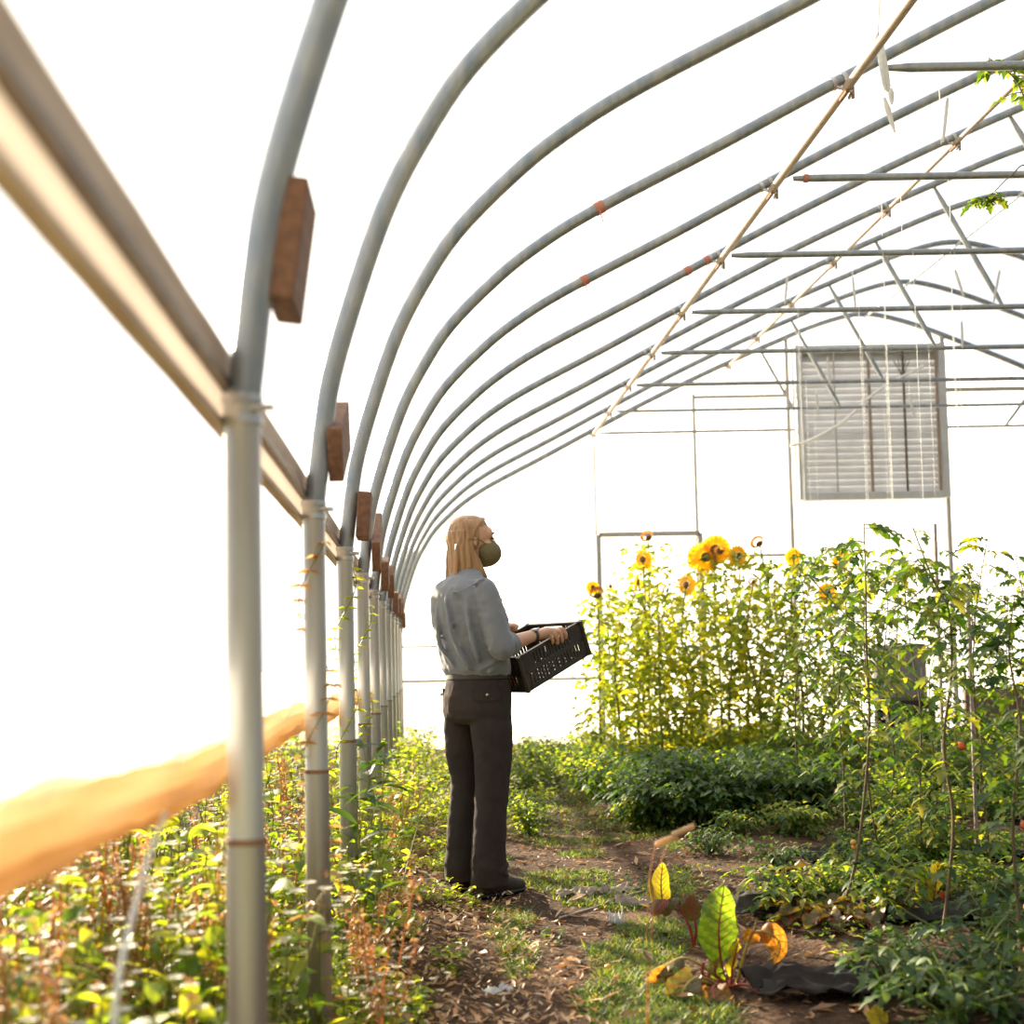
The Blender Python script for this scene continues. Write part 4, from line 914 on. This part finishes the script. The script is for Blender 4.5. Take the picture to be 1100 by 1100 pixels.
# chard
def chard_leaf(e, seed, base, pts, Lb, Wd, mat, rib, name='leaf', curl=.1, twist=0):
    """stalk pts (relative) then blade along last directions; blade as wavy sheet about the rib"""
    r = random.Random(seed); path = smooth_path([V(p) for p in pts], 8); n = len(path); cum = [0]
    for a, b_ in zip(path, path[1:]): cum.append(cum[-1] + (b_ - a).length)
    tot = cum[-1]; s0 = tot - Lb; lf = MB(); rows = 18; cols = 4
    def at(s_):
        for k in range(n - 1):
            if cum[k + 1] >= s_: q = (s_ - cum[k]) / (cum[k + 1] - cum[k] + 1e-9); return path[k].lerp(path[k + 1], q), (path[k + 1] - path[k]).normalized()
        return path[-1], (path[-1] - path[-2]).normalized()
    for i in range(rows + 1):
        t = i / rows; p, d = at(s0 + Lb * t); w_ = Wd / 2 * (math.sin(PI * min(1, t * .93 + .07)) ** .62) * (1.0 - .15 * t) + .002
        sd = V((1, 0, 0)); sd = (Matrix.Rotation(twist, 3, 'Z') @ sd); sd = (sd - d * sd.dot(d)).normalized(); nn = sd.cross(d)
        for j in range(-cols, cols + 1):
            q = j / cols; wave = .035 * Wd * math.sin(t * 34 + j * 1.3 + seed) * abs(q) + .12 * Wd * math.sin(t * 13 + seed + (2 if j > 0 else 0)) * q * q + .02 * Wd * noise.noise(V((t * 14, q * 6, seed)))
            lf.v.append(p + sd * (w_ * q) + nn * (wave - curl * Wd * q * q))
    cN = 2 * cols + 1
    for i in range(rows):
        for j in range(cN - 1): a = i * cN + j; lf.face((a, a + 1, a + cN + 1, a + cN), .5 + .5 * math.sin(i * 2.1 + j * 1.7))
    lo = lf.build(name, mat, e)
    rb = MB(); rb.tube(path, [.0062 - .0050 * k / n for k in range(n)], 7)
    for k in range(3, rows - 1, 2):
        t = k / rows; p, d = at(s0 + Lb * t); sd = V((1, 0, 0)); sd = Matrix.Rotation(twist, 3, 'Z') @ sd; sd = (sd - d * sd.dot(d)).normalized()
        for s_ in (1, -1): rb.tube([p, p + d * .018 + sd * s_ * Wd * .22, p + d * .030 + sd * s_ * Wd * .34], [.0018, .0012, .0006], 4, cap=False)
    rb.build('leaf_stalk', rib, lo)
def rel(px, py, Y, b_): return atY(px, py, Y) - b_
C0 = gpt(782, 1055); Y = C0.y
e = tag(empty('chard_plant', C0), 'red stalked chard with a large upright bright green leaf and withered lower leaves', 'chard plant')
chard_leaf(e, 1, C0, [V((0, 0, 0)), rel(776, 1040, Y, C0), rel(772, 1000, Y - .02, C0), rel(778, 950, Y, C0)], .245, .128, 'chard', 'rib', curl=.12)
chard_leaf(e, 2, C0, [V((.01, 0, 0)), rel(786, 1042, Y, C0), rel(790, 1025, Y, C0), rel(794, 1008, Y, C0)], .12, .062, 'chardy', 'rib', twist=.8)
chard_leaf(e, 3, C0, [V((-.01, 0, 0)), rel(772, 1050, Y, C0), rel(768, 1045, Y, C0), rel(768, 1028, Y, C0)], .09, .05, 'chard', 'rib', twist=-.6)
chard_leaf(e, 4, C0, [V((.02, -.02, 0)), rel(800, 1024, Y - .05, C0), rel(808, 1003, Y - .05, C0), rel(825, 1002, Y - .06, C0), rel(838, 1015, Y - .06, C0), rel(832, 1036, Y - .06, C0)], .20, .075, 'chardo', 'yrib', curl=-.2)
chard_leaf(e, 5, C0, [V((-.02, -.03, 0)), rel(752, 1050, Y - .1, C0), rel(735, 1062, Y - .15, C0), rel(728, 1090, Y - .2, C0), rel(724, 1108, Y - .2, C0)], .20, .11, 'chardb', 'yrib', curl=.2)
chard_leaf(e, 6, C0, [V((-.03, 0, 0)), rel(722, 1046, Y - .02, C0), rel(706, 1062, Y - .05, C0), rel(696, 1085, Y - .08, C0)], .14, .08, 'chardo', 'yrib', curl=.3)
chard_leaf(e, 7, C0, [V((0, -.02, 0)), rel(766, 1060, Y - .12, C0), rel(772, 1082, Y - .2, C0), rel(790, 1098, Y - .22, C0)], .14, .10, 'chardo', 'rib', curl=.25)
chard_leaf(e, 8, C0, [V((0, -.02, 0)), rel(802, 1058, Y - .1, C0), rel(822, 1075, Y - .15, C0), rel(828, 1098, Y - .18, C0)], .06, .04, 'chardb', 'rib', curl=.1)
chard_leaf(e, 9, C0, [V((0, .02, 0)), rel(740, 1030, Y, C0), rel(715, 1036, Y, C0), rel(694, 1046, Y, C0)], .13, .085, 'chardb', 'yrib', curl=.2, twist=1.2)
for k, (x, y) in enumerate([(735, 1040), (762, 1046), (756, 1034), (800, 1040), (812, 1052)]):
    mb = MB(); mb.tube(smooth_path([V((0, 0, 0)), rel(x, y + 14, Y, C0), rel(x, y, Y, C0)], 4), .005, 6); mb.build('broken_stalk', 'rib', e)
C1 = gpt(745, 1018); Y = C1.y
e = tag(empty('chard_plant', C1), 'chard with one limp grey green leaf folded over, left of the large upright leaf', 'chard plant')
chard_leaf(e, 11, C1, [V((0, 0, 0)), rel(742, 1000, Y, C1), rel(734, 982, Y, C1), rel(722, 966, Y, C1), rel(708, 974, Y - .03, C1), rel(702, 984, Y - .04, C1)], .12, .075, 'chardb', 'rib', curl=-.3)
chard_leaf(e, 12, C1, [V((0, .02, 0)), rel(748, 1000, Y, C1), rel(744, 980, Y, C1), rel(740, 962, Y, C1)], .09, .08, 'chardb', 'rib', curl=.2)
C2 = gpt(713, 990); Y = C2.y
e = tag(empty('chard_plant', C2), 'chard with one narrow upright yellow leaf behind the limp leaved one', 'chard plant')
chard_leaf(e, 21, C2, [V((0, 0, 0)), rel(712, 975, Y, C2), rel(710, 950, Y, C2), rel(712, 926, Y, C2)], .19, .075, 'chardy', 'yrib', curl=.1)
chard_leaf(e, 22, C2, [V((-.01, 0, 0)), rel(704, 975, Y, C2), rel(701, 960, Y, C2), rel(698, 943, Y, C2)], .10, .02, 'chardy', 'yrib', curl=.1)
C3 = gpt(1000, 990); Y = C3.y
e = tag(empty('chard_plant', C3), 'red stemmed chard between the two foreground vines', 'chard plant')
for k, (x, y, w_) in enumerate([(992, 930, .07), (1008, 925, .07), (970, 955, .06), (1030, 950, .06), (955, 975, .08), (985, 945, .05)]):
    chard_leaf(e, 31 + k, C3, [V((0, 0, 0)), rel(1000 + (x - 1000) * .4, 965, Y, C3), rel(x, y, Y, C3)], .15, w_, ['chard', 'chardy', 'chardb', 'chard', 'chardb', 'chardy'][k], 'rib', twist=k * .5)
mb = MB(); mb.tube([rel(1011, 985, Y, C3), rel(1012, 958, Y, C3)], .009, 8); mb.build('broken_stalk', 'tomr', e)
C4 = gpt(868, 990); Y = C4.y
e = tag(empty('chard_plant', C4), 'small chard with one thin orange yellow leaf left of the dark stemmed vine', 'chard plant')
chard_leaf(e, 41, C4, [V((0, 0, 0)), rel(867, 975, Y, C4), rel(867, 955, Y, C4)], .11, .035, 'chardy', 'yrib')
C5 = gpt(950, 1105); Y = C5.y
e = tag(empty('chard_plant', C5), 'bright yellow leaf plant at the bottom edge right of the large chard', 'chard plant')
chard_leaf(e, 51, C5, [V((0, 0, 0)), rel(945, 1095, Y, C5), rel(940, 1080, Y, C5)], .085, .075, 'chardy', 'yrib', twist=.4)
# withered beet-like leaves lying on the bed
for k, (px, py, mat) in enumerate([(880, 1005, 'chardb'), (858, 1000, 'chardb'), (905, 1010, 'chardb'), (930, 1000, 'chardb'), (880, 960, 'chardb')]):
    g = gpt(px, py); e = tag(empty('withered_leaf_clump', g), 'limp withered leaf clump lying on the bed beside the dark stemmed vine', 'withered plant', 'withered clumps on the bed')
    for j in range(4):
        a = j * 1.6 + k; d = V((math.cos(a), math.sin(a), 0)); chard_leaf(e, 60 + k * 5 + j, g, [V((0, 0, .0)), d * .05 + UP * .05, d * .12 + UP * .045, d * .17 + UP * .01], .13, .08, mat, 'rib', curl=.25, twist=a + PI / 2)
# foxtail
Yf = 2.9; gx = atY(690, 1000, Yf).x; g = V((gx, Yf, gz(gx, Yf))); e = tag(empty('foxtail_grass', g), 'foxtail grass with two soft tan seed heads in front of the dark bush', 'grass plant')
for (a, b_, c_) in [((704, 908), (716, 902), (728, 900)), ((722, 897), (734, 892), (746, 887))]:
    p0 = atY(*a, Yf) - g; p1 = atY(*b_, Yf) - g; p2 = atY(*c_, Yf) - g
    mb = MB(); mb.tube(smooth_path([V((0, 0, 0)), V((p0.x * .4, 0, p0.z * .75)), p0], 6), .0013, 4, .5); mb.build('stem', 'dry', e)
    mb = MB(); ps = smooth_path([p0, p1, p2], 5); mb.tube(ps, [.004] + [.0075] * (len(ps) - 2) + [.004], 8, .5)
    r = random.Random(3)
    for k in range(220):
        p = along(ps, r.random()); d = (rdir(r, r.uniform(-1, 1)) + (ps[-1] - ps[0]).normalized()).normalized(); mb.leaf(p, d, UP, .016, .0015, 'lance', 1, 0, 0, 0, r.random())
    mb.build('seed_head', 'foxtail', e)
for s_ in range(6):
    mb = MB(); mb.leaf((0, 0, 0), rdir(R, 1.5), UP, .2, .008, 'lance', 6, .5, .2, 0, .6); mb.build('blade', 'grass', e)

# ------------------------------------------------------------------ stuff: grass, ground leaves, litter
def grass(mb, r, x, y, h, n=7):
    for k in range(n):
        a = r.uniform(0, 2 * PI); d = V((math.cos(a), math.sin(a), r.uniform(.5, 1.8))).normalized(); xx = x + r.uniform(-.02, .02); yy = y + r.uniform(-.02, .02)
        mb.leaf((xx, yy, gz(xx, yy) - .004), d, UP, h * r.uniform(.5, 1.3), .0045, 'blade', 3, r.uniform(.3, .9), .1, 0, r.random() ** 1.1)
mb = MB(); r = random.Random(5); c = 0
while c < 3200:
    y = 3.2 + 3.6 * r.random(); x = r.uniform(.25, .82 + .16 * (y - 3)); q = noise.noise(V((x * 2.6, y * 2.0, 7))) + (.25 if x > .55 else -.1) - (.55 if 5.7 < y < 6.65 and x > .45 else 0)
    if q > .02: grass(mb, r, x, y, .078, 6); c += 1
tag(mb.build('path_grass', 'grass', None, False), 'short green grass in patches on the path', 'grass', kind='stuff')
mb = MB(); c = 0
while c < 3300:
    y = 6.5 + 6.8 * r.random() ** 1.3; x = r.uniform(-.25, 2.6)
    if y < 6.85 and noise.noise(V((x * 3, y * 3, 1))) < 0: continue
    grass(mb, r, x, y, .12 if y > 7 else .07, 6); c += 1
tag(mb.build('bed_grass', 'grass', None, False), 'taller sunlit grass beyond the person', 'grass', kind='stuff')
mb = MB(); c = 0
while c < 2600:
    y = 1.7 * (8 ** r.random()); x = -.34 - r.random() * (.4 * y); grass(mb, r, x, y, .26, 5); c += 1
tag(mb.build('meadow_grass', 'grass', None, False), 'tall rough grass outside the side curtain', 'grass', kind='stuff')
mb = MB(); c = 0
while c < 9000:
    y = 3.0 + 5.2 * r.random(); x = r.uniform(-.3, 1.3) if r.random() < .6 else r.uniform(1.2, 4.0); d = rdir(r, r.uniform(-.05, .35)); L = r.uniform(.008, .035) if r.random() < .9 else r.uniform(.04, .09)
    mb.leaf((x, y, gz(x, y) + .004), d, UP + rdir(r, 0) * .5, L, L * r.uniform(.12, .6), 'ovate', 2, -.1, .3, 0, r.random() ** (1.0 if x < .5 else 1.8)); c += 1  # left side kept paler, sunlight painted into the litter tone
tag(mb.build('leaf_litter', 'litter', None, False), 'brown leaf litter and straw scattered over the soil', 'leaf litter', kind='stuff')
mb = MB(); c = 0
while c < 7000:
    y = 3.1 + 9.5 * r.random() ** 1.2; x = r.uniform(.4, .56 * y + .3)
    dens = noise.noise(V((x * 1.8, y * 1.8, 11))) + (.35 if y > 6.8 else 0) + (.1 if x > 1.3 else -.1)
    if dens < (.05 if y > 5 else .28) or (5.5 < y < 6.7 and x < 2.4): continue
    mb.leaf((x, y, gz(x, y) + r.uniform(.005, .06)), rdir(r, r.uniform(0, .9)), UP + rdir(r, 0) * .4, r.uniform(.018, .05), .022, 'ovate', 3, .4, .2, 0, r.random()); c += 1
tag(mb.build('ground_cover', 'toml', None, False), 'small leafy ground cover over the bed soil', 'ground cover', kind='stuff')
mb = MB(); c = 0
while c < 5200:
    y = 2.3 + 9 * r.random(); x = r.uniform(-.34, .22 if y > 4.2 else .12)
    if noise.noise(V((x * 4, y * 3, 21))) < (-.05 if x < -.1 else .16): continue
    mb.leaf((x, y, gz(x, y) + r.uniform(.0, .07)), rdir(r, r.uniform(0, 1.2)), UP + rdir(r, 0) * .4, r.uniform(.02, .06), .024, 'ovate', 3, .4, .2, 0, r.random()); c += 1
tag(mb.build('edge_cover', 'weed', None, False), 'small yellow green leaves covering the left edge of the path', 'ground cover', kind='stuff')

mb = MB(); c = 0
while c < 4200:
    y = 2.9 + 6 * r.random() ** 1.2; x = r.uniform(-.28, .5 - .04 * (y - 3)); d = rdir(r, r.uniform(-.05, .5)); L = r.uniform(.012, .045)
    mb.leaf((x, y, gz(x, y) + r.uniform(.004, .03)), d, UP + rdir(r, 0) * .6, L, L * r.uniform(.08, .55), 'ovate', 2, -.1, .3, 0, .45 + .55 * r.random()); c += 1  # real straw, limited to the paler tones so its colour carries the sunlight
tag(mb.build('dry_straw', 'litter', None, False), 'tan straw and dead leaves, coloured sunlit pale, on the left side of the path', 'straw', kind='stuff')
# ------------------------------------------------------------------ small things on the ground
def lying(name, pts, r_, mat, label, cat, group=None, n=8):
    return pipe_thing(name, smooth_path([onZ(*p) + UP * (gz(onZ(*p).x, onZ(*p).y) + r_ * .8) for p in pts], 6), r_, mat, label, cat, group, n)
lying('drip_hose', [(815, 1056), (880, 1055), (960, 1052), (1040, 1056), (1120, 1060)], .010, 'hose', 'black drip hose lying nearest across the lower right bed', 'hose')
lying('drip_hose', [(885, 990), (930, 997), (985, 1003), (1030, 1006), (1120, 1008)], .010, 'hose', 'black drip hose lying behind the foreground vine stems', 'hose')
lying('drip_hose', [(940, 945), (985, 943), (1030, 950), (1120, 952)], .010, 'hose', 'black drip hose farthest back, right of the tall vine', 'hose')
lying('twig', [(600, 985), (640, 972), (665, 963), (700, 955)], .006, 'oldwood', 'long pale bent twig lying on the bare soil right of the person', 'twig')
lying('twig', [(640, 958), (670, 965), (712, 963)], .004, 'oldwood', 'thin pale twig behind the long bent one', 'twig')
lying('twig', [(388, 1050), (396, 1044), (424, 1038)], .008, 'oldwood', 'thick pale twig lying in the weeds at the left path edge', 'twig')
lying('twig', [(660, 1046), (690, 1041), (706, 1042)], .003, 'stem', 'thin green twig beside the small orange tomatoes', 'twig')
lying('plant_stalk', [(820, 962), (850, 950), (876, 938), (900, 930)], .005, 'stem', 'pale bare plant stalk leaning across the bed before the left vine', 'stalk')
def crumple(name, px, py, sx, sy, h, mat, label, cat, seed, group=None, rz=0):
    g = gpt(px, py); mb = MB(); n = 16; r = random.Random(seed)
    for j in range(n + 1):
        for i in range(n + 1):
            u = i / n - .5; v = j / n - .5; z = h * (noise.noise(V((u * 5, v * 5, seed))) + .5 * noise.noise(V((u * 12, v * 12, seed))) + .35); e_ = 1 + .25 * noise.noise(V((u * 3, v * 3, seed + 9)))
            mb.v.append(Matrix.Rotation(rz, 3, 'Z') @ V((u * sx * e_, v * sy * e_, max(z, .002))))
    for j in range(n):
        for i in range(n): a = j * (n + 1) + i; mb.face((a, a + 1, a + n + 2, a + n + 1))
    o = mb.build(name, mat); o.location = g; sm = o.modifiers.new('s', 'SOLIDIFY'); sm.thickness = .0025; return tag(o, label, cat, group)
crumple('ground_fabric', 940, 1066, .8, .22, .06, 'fabric', 'crumpled black ground fabric under the nearest drip hose', 'fabric', 1)
crumple('ground_fabric', 905, 985, .9, .35, .06, 'fabric', 'crumpled dark ground fabric round the left vine stem', 'fabric', 2)
crumple('ground_fabric', 870, 962, .5, .20, .04, 'fabric', 'small dark ground fabric fold behind the thin orange leaf', 'fabric', 3)
crumple('ground_fabric', 1040, 1000, .9, .30, .05, 'fabric', 'crumpled black ground fabric right of the kinked vine stem', 'fabric', 4)
crumple('ground_fabric', 1010, 930, 1.3, .35, .05, 'fabric', 'dark ground fabric between the bed rows on the right', 'fabric', 5)
for k, (px, py, sx, rz, lb) in enumerate([(622, 960, .20, .2, 'weathered pale bark slab on the soil, leftmost'), (655, 957, .26, .35, 'weathered pale bark slab on the soil, middle of three'), (690, 966, .22, -.1, 'weathered bark slab on the soil nearest the narrow yellow leaf')]):
    crumple('bark_slab', px, py, sx, .10, .035, 'oldwood', lb, 'bark', 30 + k, rz=rz)
crumple('paper_scrap', 662, 992, .05, .06, .05, 'paper', 'white paper scrap standing in the grass left of the chard', 'paper', 6)
crumple('paper_scrap', 536, 1066, .09, .04, .02, 'paper', 'white paper scrap lying flat on the path near the bottom', 'paper', 7, rz=.4)
crumple('paper_scrap', 395, 1082, .08, .05, .03, 'paper', 'pale crumpled scrap in the leaves at the bottom left of the path', 'paper', 8)
# white clover-like blossoms by the second post
Wc = make_weed(90, .14, True, 'weed', .04, 'ovate', 14, 6)
scatter([Wc], [(onZ(px, py).x, onZ(px, py).y, s_) for px, py, s_ in [(366, 1075, 1.1), (372, 1050, .9), (360, 1040, 1.), (400, 1095, 1.), (385, 1070, .8), (420, 1100, .9), (350, 1090, 1.2), (440, 1085, .7), (330, 1100, 1.2)]], 'small white flowered weed at the foot of the near posts', 'weed', 'white flowered weeds by the near posts')
# grey cabinet on a dark crate at the end wall
Yc = 13.3; a = atY(935, 693, Yc); b_ = atY(990, 752, Yc); cx = (a.x + b_.x) / 2; wd = b_.x - a.x
e = tag(empty('grey_cabinet', (cx, Yc, b_.z)), 'grey brown cabinet standing on a dark crate before the end wall', 'cabinet'); hh = a.z - b_.z
mb = MB(); mb.box((0, 0, hh / 2), (wd, .35, hh)); o = mb.build('body', 'greybox', e, False); bv = o.modifiers.new('b', 'BEVEL'); bv.width = .01
mb = MB(); mb.box((0, -.185, hh / 2), (wd * .9, .02, hh * .88)); do = mb.build('door', 'greybox', e, False); mb = MB(); mb.tube([(wd * .36, -.21, hh * .42), (wd * .36, -.21, hh * .58)], .01, 8); mb.build('door_handle', 'frame', do)
e = tag(empty('dark_crate', (cx + .08, Yc, 0)), 'dark brown wooden crate holding up the grey cabinet', 'crate'); z1 = b_.z - .002
for x in (-.24, .24):
    for y in (-.15, .15): mb = MB(); mb.box((x, y, z1 / 2), (.05, .05, z1)); mb.build('corner_post', 'darkbox', e, False)
for k in range(5):
    for y in (-.185, .185): mb = MB(); mb.box((0, y, z1 * (k + .5) / 5), (.54, .02, z1 / 5 - .012)); mb.build('slat', 'darkbox', e, False)
mb = MB(); mb.box((0, 0, z1 - .01), (.5, .34, .02)); mb.build('top', 'darkbox', e, False)
# ------------------------------------------------------------------ light
sc = bpy.context.scene
w = bpy.data.worlds.new('sky'); sc.world = w; w.use_nodes = True; N = w.node_tree.nodes; L = w.node_tree.links; N.clear()
out = N.new('ShaderNodeOutputWorld'); bg = N.new('ShaderNodeBackground'); L.new(bg.outputs[0], out.inputs[0])
SUN_AZ, SUN_EL = math.radians(-33), math.radians(18)
sd = V((math.sin(SUN_AZ) * math.cos(SUN_EL), math.cos(SUN_AZ) * math.cos(SUN_EL), math.sin(SUN_EL)))
tc = N.new('ShaderNodeTexCoord'); dt = N.new('ShaderNodeVectorMath'); dt.operation = 'DOT_PRODUCT'; dt.inputs[1].default_value = sd
L.new(tc.outputs['Generated'], dt.inputs[0])
cr = N.new('ShaderNodeValToRGB'); e = cr.color_ramp.elements
mr = N.new('ShaderNodeMapRange'); mr.inputs['From Min'].default_value = -1; L.new(dt.outputs['Value'], mr.inputs[0]); L.new(mr.outputs[0], cr.inputs[0])
e[0].position = 0; e[0].color = (.045, .06, .09, 1); e[1].position = 1; e[1].color = (1, .93, .82, 1)
q = e.new(.5); q.color = (.13, .17, .23, 1); q = e.new(.75); q.color = (.50, .55, .60, 1); q = e.new(.93); q.color = (.85, .86, .84, 1)
L.new(cr.outputs[0], bg.inputs[0]); bg.inputs[1].default_value = 2.9
sl = bpy.data.lights.new('sun', 'SUN'); so = bpy.data.objects.new('sun', sl); COL.objects.link(so)
so.rotation_euler = sd.to_track_quat('Z', 'Y').to_euler(); sl.energy = 27; sl.color = (1, .83, .60); sl.angle = math.radians(1.2)
sc.view_settings.view_transform = 'Standard'; sc.view_settings.look = 'None'; sc.view_settings.gamma = 1; sc.view_settings.use_curve_mapping = False
sc.view_settings.exposure = -.35
sc.cycles.max_bounces = 10; sc.cycles.transparent_max_bounces = 16; sc.cycles.transmission_bounces = 6; sc.cycles.diffuse_bounces = 4
sc.cycles.caustics_reflective = False; sc.cycles.caustics_refractive = False; sc.cycles.sample_clamp_indirect = 6
